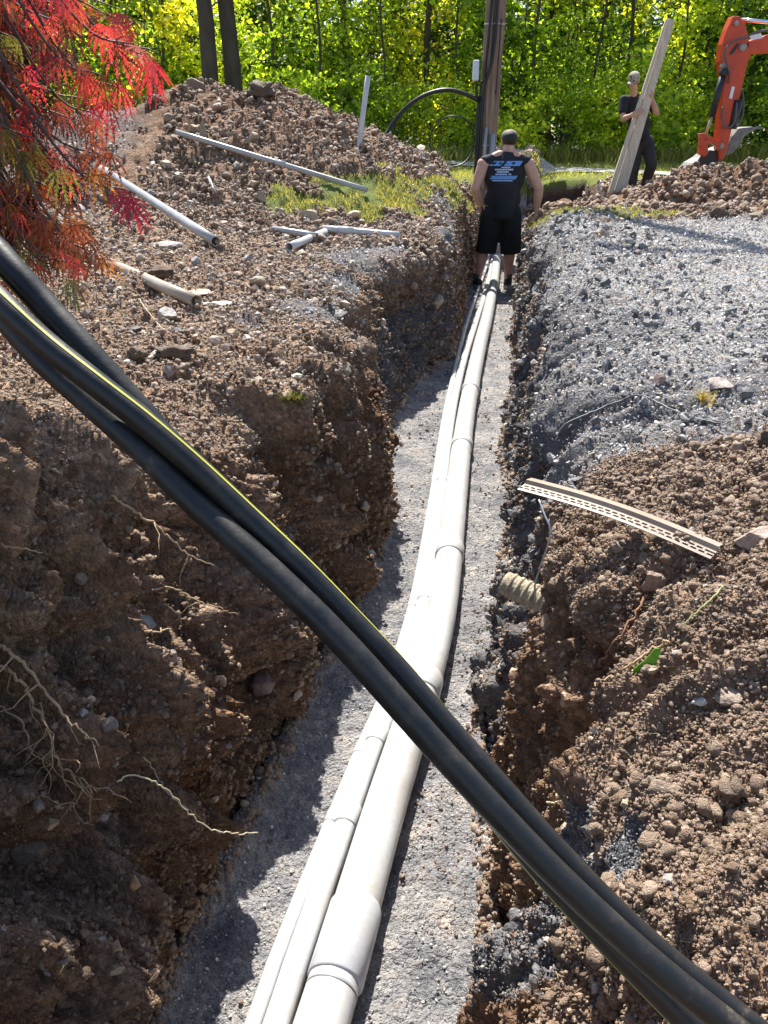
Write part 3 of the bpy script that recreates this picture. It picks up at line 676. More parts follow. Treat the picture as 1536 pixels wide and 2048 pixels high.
# ------------------------------------------------------------------ the three cables hanging across the view
def cable_mat():
    m, nt, b = new_mat("cable_jacket"); v = obj_vec(nt); n = noise_n(nt, 40, 5, .7, v); n2 = noise_n(nt, 260, 3, .6, v)
    c = ramp(nt, n.outputs[0], [(.35, (.009, .009, .010)), (.58, (.020, .019, .018)), (.66, (.045, .038, .031)), (.74, (.13, .10, .07))])
    nt.links.new(c, b.inputs['Base Color']); nt.links.new(ramp(nt, n.outputs[0], [(.3, (.33, .33, .33)), (.7, (.55, .55, .55))]), b.inputs['Roughness'])
    nt.links.new(bump(nt, n2.outputs[0], .06, .004), b.inputs['Normal']); return m
M_cable = cable_mat(); M_yellow = simple("yellow_stripe", (.45, .44, .06), .5, .1, 90); M_lt = simple("pale_print", (.30, .36, .38), .5, .1)
def cable(label, pts, r, stripe=None):
    a_, b_ = at_depth(*pts[0]), at_depth(*pts[-1])
    da = (a_ - at_depth(*pts[1])).normalized(); db = (b_ - at_depth(*pts[-2])).normalized()
    W_ = [a_ + da * 1.9 + Vector((0, 0, .25)), a_ + da * .55 + Vector((0, 0, .03))] + [at_depth(x, y, z) for x, y, z in pts] + [b_ + db * .35]
    C = catmull(W_, 12); o = empty("power_cable", C[0]); tag(o, label, 'cable', 'black cables crossing in front of the trench')
    MB().tube(C, r, 36).build('jacket', M_cable, o)
    if stripe:
        for (nm, a0, a1, da, mat) in stripe:
            mb = MB(); fr = frames(C)
            for i, (p, t, n, b) in enumerate(fr):
                k = i / (len(fr) - 1); toc = (Vector((0, 0, CAM_H)) - p); toc = (toc - t * toc.dot(t)).normalized(); up = t.cross(toc)
                if up.z < 0: up = -up
                ac = a0 + (a1 - a0) * k ** 1.83
                for q in (-1, -.33, .33, 1):
                    a = ac + da * q; mb.v.append(p + (toc * math.cos(a) + up * math.sin(a)) * (r + .0003))
                if i:
                    for q in range(3): e = 4 * i + q; mb.f.append((e - 4, e - 3, e + 1, e))
            mb.build(nm, mat, o)
    return o
cable("topmost black cable at the left edge, slipping behind the other two",
    [(-160, 330, .60), (0, 512, .585), (90, 612, .585), (190, 722, .585), (290, 835, .59), (390, 945, .595), (490, 1050, .60), (600, 1168, .60), (700, 1280, .60), (800, 1402, .59), (900, 1515, .59), (1000, 1635, .59), (1100, 1755, .59), (1200, 1864, .59), (1300, 1968, .59), (1400, 2070, .59), (1540, 2220, .59)], .0104,
    [('yellow_stripe', -1.12, -1.12, .05, M_yellow)])
cable("black cable with a bright yellow stripe down its upper left half",
    [(-160, 450, .56), (0, 603, .55), (90, 686, .548), (190, 766, .547), (290, 845, .55), (390, 933, .555), (490, 1028, .56), (600, 1134, .565), (700, 1238, .57), (800, 1346, .572), (900, 1462, .575), (1000, 1574, .58), (1100, 1686, .585), (1200, 1790, .59), (1290, 1876, .595), (1400, 1968, .60), (1600, 2125, .60)], .0090,
    [('yellow_stripe', .50, 3.0, .105, M_yellow)])
cable("lowest black cable at the left edge, front one of the three at lower right",
    [(-160, 455, .585), (0, 625, .575), (90, 724, .57), (190, 814, .565), (290, 905, .56), (390, 1006, .555), (490, 1096, .55), (600, 1198, .545), (700, 1300, .54), (800, 1412, .54), (900, 1524, .54), (1000, 1632, .54), (1100, 1736, .54), (1200, 1832, .54), (1300, 1922, .54), (1400, 2004, .54), (1600, 2160, .54)], .0095)
# ------------------------------------------------------------------ trees and shrubs of the wood
M_bark = simple("bark", (.075, .058, .043), .95, .45, 6, bump_s=.9, bump_scale=18, aniso=(1, 1, .25))
M_bark2 = simple("sapling_bark", (.11, .095, .075), .9, .35, 10, bump_s=.5, bump_scale=30, aniso=(1, 1, .3))
def leaves_mesh(name, cen, size, c0, c1, up=.55, parent=None, mat=None, seed=1, asp=.55):
    g = np.random.default_rng(seed); n = len(cen)
    nrm = g.normal(size=(n, 3)); nrm[:, 2] = np.abs(nrm[:, 2]) + up; nrm /= np.linalg.norm(nrm, axis=1, keepdims=True)
    t = g.normal(size=(n, 3)); t[:, 2] -= .5; t -= nrm * (t * nrm).sum(1, keepdims=True); t /= np.linalg.norm(t, axis=1, keepdims=True); b = np.cross(nrm, t)
    s_ = (size * g.uniform(.6, 1.3, n))[:, None]; V = np.zeros((n, 6, 3), np.float32)
    for k, (a, w, z) in enumerate(((0, 0, 0), (.3, .42, .06), (.7, .33, .03), (1, 0, -.12), (.7, -.33, .03), (.3, -.42, .06))):
        V[:, k] = cen + t * s_ * (a - .5) + b * s_ * w * asp * 1.6 + nrm * s_ * z
    i0 = np.arange(n)[:, None] * 6; F = np.concatenate([i0 + np.array([[0, 1, 2, 3]]), i0 + np.array([[0, 3, 4, 5]])])
    C = c0 + (c1 - c0) * g.uniform(0, 1, (n, 1)) ** 1.3
    me = mesh_np(name, V.reshape(-1, 3), F, False, dict(Col=np.repeat(C[:, None], 6, 1).reshape(-1, 3)))
    return me
def tree_meshes(seed, h, cr, low, nleaf, lsize, tr, c0, c1, nb=16, dens=1.0, trunk_top=.85, multi=1):
    """returns trunk mesh (with limbs) and crown mesh, around the origin"""
    g = np.random.default_rng(seed); mb = MB(); tips = []
    for m in range(multi):
        ox, oy = (g.uniform(-.25, .25, 2) if multi > 1 else (0, 0)); lean = g.normal(0, .05 if multi == 1 else .12, 2)
        T = [Vector((ox + lean[0] * z * h + .05 * math.sin(z * 6 + seed + m), oy + lean[1] * z * h + .04 * math.cos(z * 5 + seed), z * h * trunk_top)) for z in np.linspace(0, 1, 9)]
        mb.tube(T, [tr * (1.25 if k == 0 else 1) * (1 - .8 * k / 8) for k in range(9)], 10)
        for q in range(nb // multi):
            f = g.uniform(low, 1); k = min(7, int(f * 8)); p0 = T[k].lerp(T[k + 1], f * 8 - k)
            a = g.uniform(0, 2 * math.pi); L = cr * (1.05 - .55 * abs(f - low - .35)) * g.uniform(.55, 1.1)
            d = Vector((math.cos(a), math.sin(a), g.uniform(.05, .6))).normalized()
            pts = [p0, p0 + d * L * .5 + Vector((0, 0, .06 * L)), p0 + d * L + Vector((0, 0, -.05 * L))]; r0 = tr * .38 * (1.1 - f * .7)
            mb.tube(catmull(pts, 3), [r0 * (1 - .8 * j / 6) for j in range(7)], 6)
            for u in (.45, .62, .8, .95, 1.05): tips.append(p0 + d * L * u + Vector(g.normal(0, .12 * cr, 3)))
        tips.append(T[-1])
    tips = np.array([t[:] for t in tips]); n = int(nleaf * dens)
    k = g.integers(0, len(tips), n); rad = (.17 * cr * g.uniform(.5, 1.5, len(tips)))[k][:, None]
    d = g.normal(size=(n, 3)); cen = tips[k] + d * rad * np.array([1, 1, .55]); cen[:, 2] = np.maximum(cen[:, 2], .08)
    lm = leaves_mesh("crown", cen, lsize, np.array(c0), np.array(c1), seed=seed)
    me = bpy.data.meshes.new("trunk"); me.from_pydata([tuple(v) for v in mb.v], [], mb.f)
    for p in me.polygons: p.use_smooth = True
    return me, lm
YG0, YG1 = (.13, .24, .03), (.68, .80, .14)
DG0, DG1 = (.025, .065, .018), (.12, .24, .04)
VAR = {}
def variant(key):
    if key not in VAR:
        kind, sd = key
        if kind == 'sapling': VAR[key] = tree_meshes(100 + sd, 4.6, 1.25, .12, (2900, 2300, 1800, 2600, 1500)[sd], (.105, .125, .15, .115, .17)[sd], .042, (YG0, DG0, (.10, .20, .03))[sd % 3], (YG1, (.42, .60, .09), (.80, .78, .16))[sd % 3], 26, multi=2)
        if kind == 'shrub': VAR[key] = tree_meshes(200 + sd, 2.1, 1.0, .02, (1900, 1500, 1200, 2100)[sd], (.10, .12, .145, .09)[sd], .02, YG0, YG1, 24, multi=3)
        if kind == 'tree': VAR[key] = tree_meshes(300 + sd, 8.5, 2.1, .16, 4600, .14, .11, DG0, YG1, 34)
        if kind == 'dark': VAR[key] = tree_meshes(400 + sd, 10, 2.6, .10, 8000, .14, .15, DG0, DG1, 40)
        if kind == 'tall': VAR[key] = tree_meshes(500 + sd, 13, 2.6, .55, 4500, .14, .22, DG0, YG1, 26)
        for me, mt in zip(VAR[key], (M_bark if kind in ('tree', 'dark', 'tall') else M_bark2, M_leaf)): me.materials.append(mt)
    return VAR[key]
def plant(kind, sd, name, loc, rz, sc, label, cat, group):
    tm, lm = variant((kind, sd)); o = empty(name, loc, rz); o.scale = (sc, sc, sc * 1.0); tag(o, label, cat, group); o['local'] = 1
    for nm, me in (('trunk', tm), ('crown', lm)):
        c = bpy.data.objects.new(nm, me); col.objects.link(c); c.parent = o
    return o
g_ = np.random.default_rng(11)
def gx(x, Y): return (x - 768) / F_PX * (Y * CT + .3)
k = 0
for x in list(range(-60, 1640, 84)):
    k += 1; Y = 21.3 + g_.uniform(-.5, 1.2); big = g_.uniform(.75, 1.15)
    if 400 < x < 560: big *= .9
    plant('shrub', k % 4, "shrub", (gx(x, Y), Y, .05), g_.uniform(0, 6.3), big, "low leafy shrub with yellow-green leaves at the edge of the wood", "shrub", "shrubs along the wood's edge")
for x in list(range(-80, 1680, 92)):
    k += 1; Y = 23.4 + g_.uniform(-.6, 1.6)
    plant('sapling', k % 5, "sapling", (gx(x + g_.uniform(-20, 20), Y), Y, .05), g_.uniform(0, 6.3), g_.uniform(.85, 1.2), "thin-stemmed sapling with sunlit yellow-green leaves in the wood", "tree", "saplings at the front of the wood")
for x in list(range(-140, 1760, 150)):
    k += 1; Y = 27 + g_.uniform(-.8, 2.5)
    plant('tree', k % 4, "broadleaf_tree", (gx(x + g_.uniform(-40, 40), Y), Y, .05), g_.uniform(0, 6.3), g_.uniform(.85, 1.1), "mid-height broadleaf tree behind the saplings in the wood", "tree", "broadleaf trees in the wood")
for x in list(range(-200, 1850, 170)):
    k += 1; Y = 32.5 + g_.uniform(-1, 3)
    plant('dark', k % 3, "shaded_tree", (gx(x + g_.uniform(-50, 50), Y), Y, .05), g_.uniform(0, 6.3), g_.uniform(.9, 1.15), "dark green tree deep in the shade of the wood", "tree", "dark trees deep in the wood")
# the mass of woodland behind
n = 46000; c = np.stack([g_.uniform(-34, 40, n), g_.uniform(38, 46, n), g_.uniform(.2, 9.5, n) ** 1.0], 1)
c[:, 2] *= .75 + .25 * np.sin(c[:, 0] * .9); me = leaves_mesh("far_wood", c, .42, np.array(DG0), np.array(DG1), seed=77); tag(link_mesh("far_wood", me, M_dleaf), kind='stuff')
# big dark twin trunks behind the spoil heap, and a few slimmer trunks
def bark_tree(label, px0, Y, r, lean, sd, h=13, name="tall_tree", group=None, cr=2.4, crown=True, z0=.1, scale=1.0):
    base = Vector((gx(px0, Y), Y, z0)); o = empty(name, base); tag(o, label, 'tree', group); o['local'] = 1
    g = np.random.default_rng(sd); mb = MB(); T = []
    for q in range(15):
        z = q / 14; T.append(Vector((lean * z * h + .05 * math.sin(q * 1.3 + sd), .04 * math.cos(q), z * h)))
    mb.tube(T, [r * (1.35 if q == 0 else 1.08 if q == 1 else 1 - .6 * q / 14) for q in range(15)], 18); tips = []
    for q in range(14 if crown else 0):
        f = g.uniform(.5, 1); i = min(13, int(f * 14)); p0 = T[i]; a = g.uniform(0, 6.28); L = cr * g.uniform(.5, 1.1); d = Vector((math.cos(a), math.sin(a), g.uniform(.1, .7))).normalized()
        mb.tube(catmull([p0, p0 + d * L * .5, p0 + d * L + Vector((0, 0, -.1))], 3), [r * .3 * (1 - .8 * j / 6) for j in range(7)], 7)
        for u in (.5, .75, 1): tips.append(p0 + d * L * u)
    mb.build('trunk', M_bark, o)
    if crown:
        tips = np.array([t[:] for t in tips]); n = 3500 if h > 8 else 500; kk = g.integers(0, len(tips), n)
        lm = leaves_mesh("crown", tips[kk] + g.normal(size=(n, 3)) * .38, .14, np.array(DG0), np.array(YG1), seed=sd); c = bpy.data.objects.new("crown", lm); lm.materials.append(M_leaf); col.objects.link(c); c.parent = o
    return o
bark_tree("thick dark tree trunk behind the spoil heap, left one of a close pair", 432, 19.5, .19, .004, 61)
bark_tree("thick dark tree trunk behind the spoil heap, right one of a close pair", 474, 19.9, .20, .010, 62)
bark_tree("slim dark trunk left of the utility pole, seen through the leaves", 850, 24.6, .10, .01, 63, 11)
bark_tree("slim leaning trunk in the wood to the right of the paired trunks", 700, 25.0, .11, -.04, 64, 11)
bark_tree("thin grey trunk in the wood just right of the utility pole", 1118, 24.2, .055, .02, 65, 9)
bark_tree("thin dark trunk in the wood between the held planks and digger", 1372, 24.4, .06, -.03, 66, 9)

for q, (px0, Y, r, ln) in enumerate(((95, 23.0, .06, .02), (262, 24.0, .08, -.02), (345, 22.8, .045, .03), (560, 23.6, .05, -.03), (640, 22.6, .04, .02), (770, 23.0, .035, -.02), (905, 22.9, .04, .01), (1060, 22.7, .045, -.02), (1170, 22.5, .04, .03), (1235, 23.4, .06, -.015), (1330, 22.6, .035, .02), (1420, 23.0, .05, -.02))):
    bark_tree("slender dark sapling trunk showing through the leaves of the wood", px0, Y, r, ln, 80 + q, 8, "slender_tree", "slender trunks in the wood", cr=1.3)
# ------------------------------------------------------------------ utility pole
def wood_pole_mat():
    m, nt, b = new_mat("weathered_pole"); v = obj_vec(nt); mp = nt.nodes.new('ShaderNodeMapping'); mp.inputs['Scale'].default_value = (1, 1, .045); nt.links.new(v, mp.inputs[0])
    n = noise_n(nt, 28, 6, .7, mp.outputs[0]); n2 = noise_n(nt, 1.6, 3, .5, v)
    c = ramp(nt, n.outputs[0], [(.32, (.085, .055, .040)), (.5, (.25, .175, .13)), (.68, (.40, .31, .25))])
    c = mixc(nt, .5, c, ramp(nt, n2.outputs[0], [(.4, (.8, .68, .6)), (.65, (1.1, 1.1, 1.1))]), 'MULTIPLY')
    nt.links.new(c, b.inputs['Base Color']); b.inputs['Roughness'].default_value = .85; nt.links.new(bump(nt, n.outputs[0], .7, .02), b.inputs['Normal']); return m
M_pole = wood_pole_mat(); M_blk = simple("black_rubber", (.014, .014, .015), .45, .2); M_gpvc = simple("grey_conduit", (.30, .32, .34), .5, .12, 8); M_galv = simple("galvanised", (.50, .51, .52), .4, .15, 30, metallic=.7)
YP = 13.2; KP = .815; pb = Vector((gx(967, YP), YP, .02)); up_ = Vector((gx(974, YP) * 0 + .022, .0, 1)).normalized()
pole = empty("utility_pole", pb); tag(pole, "weathered wooden utility pole rising behind the man in the trench", "pole")
def PP(h, dx=0, dy=0): return pb + up_ * (h * KP) + Vector((dx, dy, 0)) * KP
MB().tube([PP(h) for h in np.linspace(-1.2, 14.5, 30)], [.152 - .0035 * h for h in np.linspace(-1.2, 14.5, 30)], 32).build('pole_shaft', M_pole, pole)
for k, (pts, r) in enumerate((([(-.12, -.20, 0), (-.13, -.17, 1.2), (-.13, -.16, 2.0), (-.10, -.17, 2.9), (-.09, -.17, 5), (-.08, -.16, 14)], .016), ([(-.16, -.15, 0), (-.16, -.14, 1.3), (-.12, -.165, 1.7), (-.02, -.20, 2.1), (.01, -.20, 2.8), (-.01, -.19, 5), (0, -.18, 14)], .018), ([(-.19, -.10, 0), (-.185, -.10, 1.6), (-.15, -.13, 1.75), (-.06, -.19, 2.0), (-.045, -.20, 2.8), (-.04, -.19, 5)], .011), ([(.09, -.19, 2.7), (.085, -.19, 2.0), (.085, -.185, 1.55)], .008), ([(-.17, -.12, 1.55), (-.20, -.06, 1.4), (-.19, -.10, .6), (-.18, -.12, 0)], .022))):
    MB().tube(catmull([PP(h, dx, dy) for dx, dy, h in pts], 8), r, 8).build('riser_cable', M_blk, pole)
for dx, h1, r in ((-.045, 1.02, .022), (.085, .92, .036)): MB().tube([PP(0, dx, -.235), PP(h1, dx, -.225)], r, 14).build('grey_conduit', M_gpvc, pole)
mb = MB(); mb.box(PP(1.93, -.285, -.06), (.085, .12, .26)).build('meter_box', simple("pale_box", (.62, .66, .72), .45, .08), pole, smooth=False, bevel=.012)
MB().tube([PP(1.72, -.26, -.08), PP(1.55, -.25, -.08), PP(1.42, -.20, -.08)], .02, 8).build('box_conduit', M_blk, pole)
MB().pipe([PP(2.62), PP(2.645)], .148, .006, 32).build('steel_band', M_galv, pole); MB().pipe([PP(.72), PP(.735)], .155, .006, 32).build('steel_band', M_galv, pole)
ca = MB(); ca.box(PP(12.6, 0, -.22), (2.4, .10, .12)).build('crossarm', M_pole, pole, smooth=False)
for dx in (-1.05, -.5, .5, 1.05): MB().tube([PP(12.66, dx, -.22), PP(12.72, dx, -.22), PP(12.75, dx, -.22), PP(12.84, dx, -.22)], [.02, .05, .03, .04], 12).build('insulator', M_galv, pole)
arch = [on_y(x, y, Y) for x, y, Y in ((955, 200, 13.08), (925, 186, 13.02), (893, 180, 13.0), (858, 187, 13), (825, 205, 13), (800, 228, 13), (782, 252, 13), (768, 275, 12.9), (757, 295, 12.8), (748, 318, 12.8), (744, 345, 12.8))]
o = empty("looped_cable", arch[-1]); tag(o, "thick black cable arching from the pole down to the spoil heap", "cable")
MB().tube(catmull(arch, 6), .030, 12).build('main_cable', M_blk, o)
arch2 = [on_y(x, y, Y) for x, y, Y in ((800, 232, 13.0), (785, 254, 13.0), (766, 272, 12.95), (752, 290, 12.9), (742, 310, 12.9), (738, 335, 12.9))]
MB().tube(catmull(arch2, 5), .016, 8).build('side_cable', M_blk, o)
cc = on_y(905, 283, 13.0); L = [cc + Vector((.33 * math.cos(a), .10 * math.cos(a * 2), .338 * math.sin(a))) for a in np.linspace(0, 2 * math.pi, 48)]
o = MB().tube(L, .011, 8).build('cable_coil', M_blk); tag(o, "round loop of thin black cable hanging left of the pole", "cable")

# ------------------------------------------------------------------ excavator
M_org = simple("orange_paint", (.55, .060, .018), .42, .18, 5, spec=.5, bump_s=.03); M_blkp = simple("black_steel", (.02, .02, .022), .45, .3, 20); M_steel = simple("worn_steel", (.20, .19, .18), .6, .35, 12, metallic=.3, bump_s=.3)
M_chrome = simple("chromed_rod", (.75, .78, .82), .15, .05, 5, metallic=1); M_hose = simple("hydraulic_hose", (.10, .10, .11), .5, .2); M_dirt_rod = simple("dusty_rod", (.50, .36, .25), .5, .2, 20, metallic=.2); M_glass = simple("cab_glass", (.02, .03, .035), .05, .1); M_decal = simple("pale_decal", (.75, .76, .80), .4, .05); M_dgrey = simple("pin_cover", (.34, .34, .32), .5, .1)
YE = 15.0
ex = empty("excavator", on_y(2250, 330, YE + .6)); tag(ex, "orange compact excavator reaching its arm down behind the earth pile", "excavator")
def poly(name, pts, Y, th, mat, bev=.02, parent=ex): return auto_flat(MB().prism([on_y(x, y, Y - th / 2) for x, y in pts], (0, th, 0)).build(name, mat, parent, smooth=False, bevel=bev))
def auto_flat(o): return o
poly('dipper_arm', [(1467, 31), (1481, 33), (1491, 46), (1498, 74), (1503, 106), (1493, 136), (1486, 169), (1480, 194), (1472, 210), (1463, 264), (1456, 295), (1449, 317), (1438, 323), (1436, 281), (1443, 211), (1448, 158), (1440, 123), (1445, 88), (1455, 58)], YE, .24, M_org)
poly('boom', [(1490, 84), (1508, 78), (1540, 68), (1640, 40), (1760, 20), (1900, 60), (2050, 190), (2130, 290), (2040, 300), (1930, 190), (1850, 120), (1760, 92), (1640, 100), (1540, 105), (1500, 107)], YE + .02, .28, M_org)
def rod(name, a, b, Ya, Yb, r, mat, seg=14): return MB().tube([on_y(*a, Ya), on_y(*b, Yb)], r, seg).build(name, mat, ex)
rod('boom_cylinder_rod', (1482, 40), (1560, 46), YE, YE, .030, M_chrome); rod('boom_cylinder', (1560, 46), (1800, 30), YE, YE, .06, M_blkp)
rod('bucket_cylinder', (1447, 146), (1423, 234), YE - .16, YE - .16, .055, M_blkp); rod('bucket_cylinder_rod', (1424, 232), (1411, 270), YE - .16, YE - .16, .026, M_dirt_rod)
rod('cylinder_cover', (1476, 200), (1464, 258), YE - .10, YE - .10, .075, M_blkp); rod('pin', (1447, 138), (1447, 152), YE - .16, YE - .16, .07, M_blkp)
poly('link_plate', [(1398, 267), (1412, 266), (1443, 287), (1440, 296), (1428, 290), (1402, 276)], YE - .12, .10, M_org, .01)
poly('bucket_link', [(1401, 274), (1416, 278), (1417, 306), (1410, 314), (1399, 308), (1402, 290)], YE - .10, .14, M_org, .01)
bucket = poly('bucket', [(1506, 253), (1478, 256), (1465, 272), (1456, 290), (1436, 298), (1420, 302), (1404, 316), (1386, 326), (1373, 340), (1376, 352), (1400, 352), (1424, 344), (1436, 328), (1446, 312), (1466, 306), (1480, 290), (1490, 272), (1512, 259)], YE + .25, .5, M_steel, .02)
bl = MB().prism([on_y(x, y, YE - .06) for x, y in ((1434, 302), (1420, 300), (1403, 312), (1394, 326), (1420, 332), (1440, 318))], (0, .05, 0)).build('bucket_ear', M_blkp, bucket, smooth=False)
for dy in (0, .15, .3, .42):
    p = on_y(1508, 256, YE + .04 + dy); MB().box(p + Vector((.06, 0, 0)), (.16, .05, .035)).build('tooth', M_steel, bucket, smooth=False)
for x, y, rr, sy in ((1472, 47, .035, 1.9), (1485, 95, .055, 1), (1445, 132, .045, 1.4), (1441, 292, .05, 1)):
    p = on_y(x, y, YE - .13); MB().tube([p, p + Vector((0, -.03, 0))], rr, 18).build('pin_cover', M_dgrey, ex)
poly('pale_label', [(1464, 172), (1470, 174), (1464, 198), (1458, 196)], YE - .128, .006, M_decal, 0); poly('pale_label', [(1499, 72), (1522, 66), (1526, 76), (1502, 80)], YE - .135, .006, M_decal, 0)
poly('boom_slot', [(1474, 86), (1478, 88), (1469, 104), (1462, 110), (1459, 106)], YE - .124, .008, M_blkp, 0)
for pts in ([(1498, 74, -.18), (1478, 78, -.22), (1462, 86, -.22), (1452, 98, -.22), (1450, 114, -.22), (1455, 132, -.2), (1459, 148, -.2), (1457, 166, -.16)], [(1446, 214, -.16), (1444, 236, -.2), (1450, 252, -.2), (1461, 254, -.2), (1470, 240, -.18), (1474, 205, -.16)], [(1484, 178, 0), (1487, 200, 0), (1486, 226, 0), (1480, 246, 0), (1472, 255, 0)], [(1500, 70, -.1), (1520, 62, -.12), (1560, 60, -.15)]):
    MB().tube(catmull([on_y(x, y, YE + d) for x, y, d in pts], 6), .017, 8).build('hydraulic_hose', M_hose, ex)
bx = on_y(2250, 330, YE + .6); bx.z = 0
MB().box(bx + Vector((.2, 0, .95)), (2.2, 1.5, .62)).build('engine_body', M_org, ex, smooth=False, bevel=.08)
cb = MB().box(bx + Vector((-.35, -.3, 1.85)), (1.05, .85, 1.25), taper=.9).build('cab', M_blkp, ex, smooth=False, bevel=.06)
MB().box(bx + Vector((-.35, -.735, 1.95)), (.75, .02, .8)).build('window', M_glass, cb, smooth=False)
MB().box(bx + Vector((.65, .2, 1.45)), (1.1, 1.2, .5)).build('engine_hood', M_org, ex, smooth=False, bevel=.08)
for dy in (-.7, .7):
    pr = [bx + Vector((math.cos(a) * .28 + (.85 if math.cos(a) > 0 else -.85), dy - .15, .3 + math.sin(a) * .28)) for a in np.linspace(-math.pi / 2, 1.5 * math.pi, 25)[:-1]]
    tr_ = MB().prism(pr, (0, .32, 0)).build('track', M_blkp, ex, smooth=False, bevel=.02)
    for q in (-.8, -.4, 0, .4, .8): c = bx + Vector((q, dy - .17, .27)); MB().tube([c, c + Vector((0, .36, 0))], .14, 14).build('track_wheel', M_steel, tr_)
# ------------------------------------------------------------------ people
def skin_mat(name, c):
    m = simple(name, c, .55, .12, 14, bump_s=.08, bump_scale=90); b = m.node_tree.nodes['Principled BSDF']; b.inputs['Subsurface Weight'].default_value = .08; b.inputs['Subsurface Radius'].default_value = (.02, .008, .004); return m
M_skin = skin_mat("skin", (.58, .32, .24)); M_skin2 = skin_mat("skin_deeper", (.50, .30, .21))  # second man's skin is a slightly deeper tone
M_shirt = simple("black_shirt", (.013, .014, .021), .85, .3, 9, bump_s=.35, bump_scale=14); M_shorts = simple("black_shorts", (.010, .010, .012), .9, .3, 9, bump_s=.4, bump_scale=16)
M_hair = simple("dark_hair", (.018, .013, .011), .6, .4, 60, bump_s=.6, bump_scale=120); M_cap = simple("tan_cap", (.30, .24, .17), .85, .2, 30); M_shoe = simple("dark_shoe", (.025, .023, .022), .7, .3); M_sole = simple("shoe_sole", (.35, .32, .28), .7, .2); M_blue = simple("shirt_print_blue", (.16, .36, .78), .7, .12, 60); M_pale = simple("shirt_print_pale", (.50, .60, .85), .7, .12, 60)
M_trou = simple("charcoal_trousers", (.028, .027, .030), .9, .3, 9, bump_s=.5, bump_scale=14); M_sock = simple("grey_sock", (.10, .10, .11), .9)
def camo_mat():
    m, nt, b = new_mat("camouflage_cloth"); v = obj_vec(nt); n = noise_n(nt, 32, 3, .5, v)
    c = ramp(nt, n.outputs[0], [(.38, (.10, .09, .06)), (.46, (.34, .30, .24)), (.55, (.50, .46, .40)), (.63, (.20, .18, .13))]); nt.links.new(c, b.inputs['Base Color']); b.inputs['Roughness'].default_value = .9; return m
M_camo = camo_mat()
def hand(mb, w, d, nrm, side, curl=.5, s=1.0, spread=.018):
    """palm and five fingers from wrist w, pointing along d; nrm = back of the hand; side = +1/-1 thumb side along d x nrm"""
    d = d.normalized(); nrm = (nrm - d * nrm.dot(d)).normalized(); x = d.cross(nrm) * side
    for k in (-1, 0, 1): mb.caps(w + x * .014 * k * s, w + d * .085 * s + x * .026 * k * s, .016 * s, .0145 * s, 8)
    for k, (o, L) in enumerate(((.033, .070), (.011, .080), (-.011, .074), (-.032, .058))):
        p = w + d * .085 * s + x * o * s; dd = d.copy(); L3 = L * s / 2.6
        for j in range(3):
            a = curl * (.45 + .35 * j); dd = (d * math.cos(a) - nrm * math.sin(a)).normalized(); q = p + dd * L3; mb.caps(p, q, .0098 * s * (1 - .08 * j), .0092 * s * (1 - .1 * j), 7); p = q
    p = w + d * .025 * s + x * .026 * s; q = p + (d * .6 + x * .75 - nrm * .25).normalized() * .042 * s; e = q + (d * .9 + x * .2 - nrm * .45).normalized() * .032 * s
    mb.caps(p, q, .0135 * s, .011 * s, 8); mb.caps(q, e, .011 * s, .009 * s, 8)
def head(mb, c, fwd, tilt_up, r=1.0):
    """skull, jaw, nose, ears"""
    f = fwd.normalized(); x = f.cross(tilt_up).normalized(); u = x.cross(f).normalized(); M = Matrix((x, f, u)).transposed()
    T = lambda a, b, z: c + (x * a + f * b + u * z) * r
    mb.ball(T(0, -.012, .035), Vector((.076, .095, .082)) * r, 18, 12, M); mb.ball(T(0, .028, -.035), Vector((.060, .062, .072)) * r, 16, 10, M); mb.ball(T(0, .055, -.082), Vector((.032, .03, .022)) * r, 12, 8, M)
    mb.caps(T(0, .088, .012), T(0, .108, -.022), .010 * r, .015 * r, 8); mb.caps(T(-.02, .080, -.055), T(.02, .080, -.055), .011 * r, .011 * r, 8)
    for sx in (-1, 1): mb.ball(T(.078 * sx, -.004, .0), Vector((.012, .022, .033)) * r, 10, 8, M); mb.ball(T(.028 * sx, .075, .032), Vector((.02, .014, .008)) * r, 8, 6, M)
    return T, M
# --- man in the trench, seen from behind
Ym = 10.2; O = Vector((gx(993, Ym) + .0, Ym, 0)); O.x = (993 - 768) / F_PX * (Ym * CT + 1.72 * ST); O.z = FLOOR + .02
W = lambda x, y, z: O + Vector((x, y, z)); V3 = lambda *a: Vector(a)
man = empty("person", O); tag(man, "stocky man in black sleeveless shirt and shorts walking away in the trench", "person")
mb = MB()
mb.ball(W(.02, 0, 1.26), (.185, .115, .22)); mb.ball(W(.01, .01, 1.02), (.17, .125, .17)); mb.caps(W(-.17, 0, 1.42), W(.21, 0, 1.42), .068, .068); mb.caps(W(.03, .01, 1.42), W(.05, .04, 1.58), .066, .060)
mb.caps(W(-.05, 0, 1.50), W(-.17, 0, 1.44), .05, .05); mb.caps(W(.10, 0, 1.50), W(.22, 0, 1.44), .05, .05)
for sx, sh, el, wr, hd in ((-1, V3(-.215, 0, 1.40), V3(-.300, -.05, 1.13), V3(-.205, .10, .91), V3(.10, .15, -1)), (1, V3(.265, 0, 1.40), V3(.395, -.03, 1.13), V3(.395, .04, .885), V3(-.05, .1, -1))):
    sh, el, wr = O + sh, O + el, O + wr
    mb.ball(sh, .072); mb.caps(sh, sh.lerp(el, .55), .066, .060); mb.caps(sh.lerp(el, .45), el, .060, .050); mb.caps(el, el.lerp(wr, .35), .050, .052); mb.caps(el.lerp(wr, .3), wr, .052, .031)
    hand(mb, wr, hd, V3(sx * 1.0, -.35, 0), -sx, .75 if sx > 0 else .5)
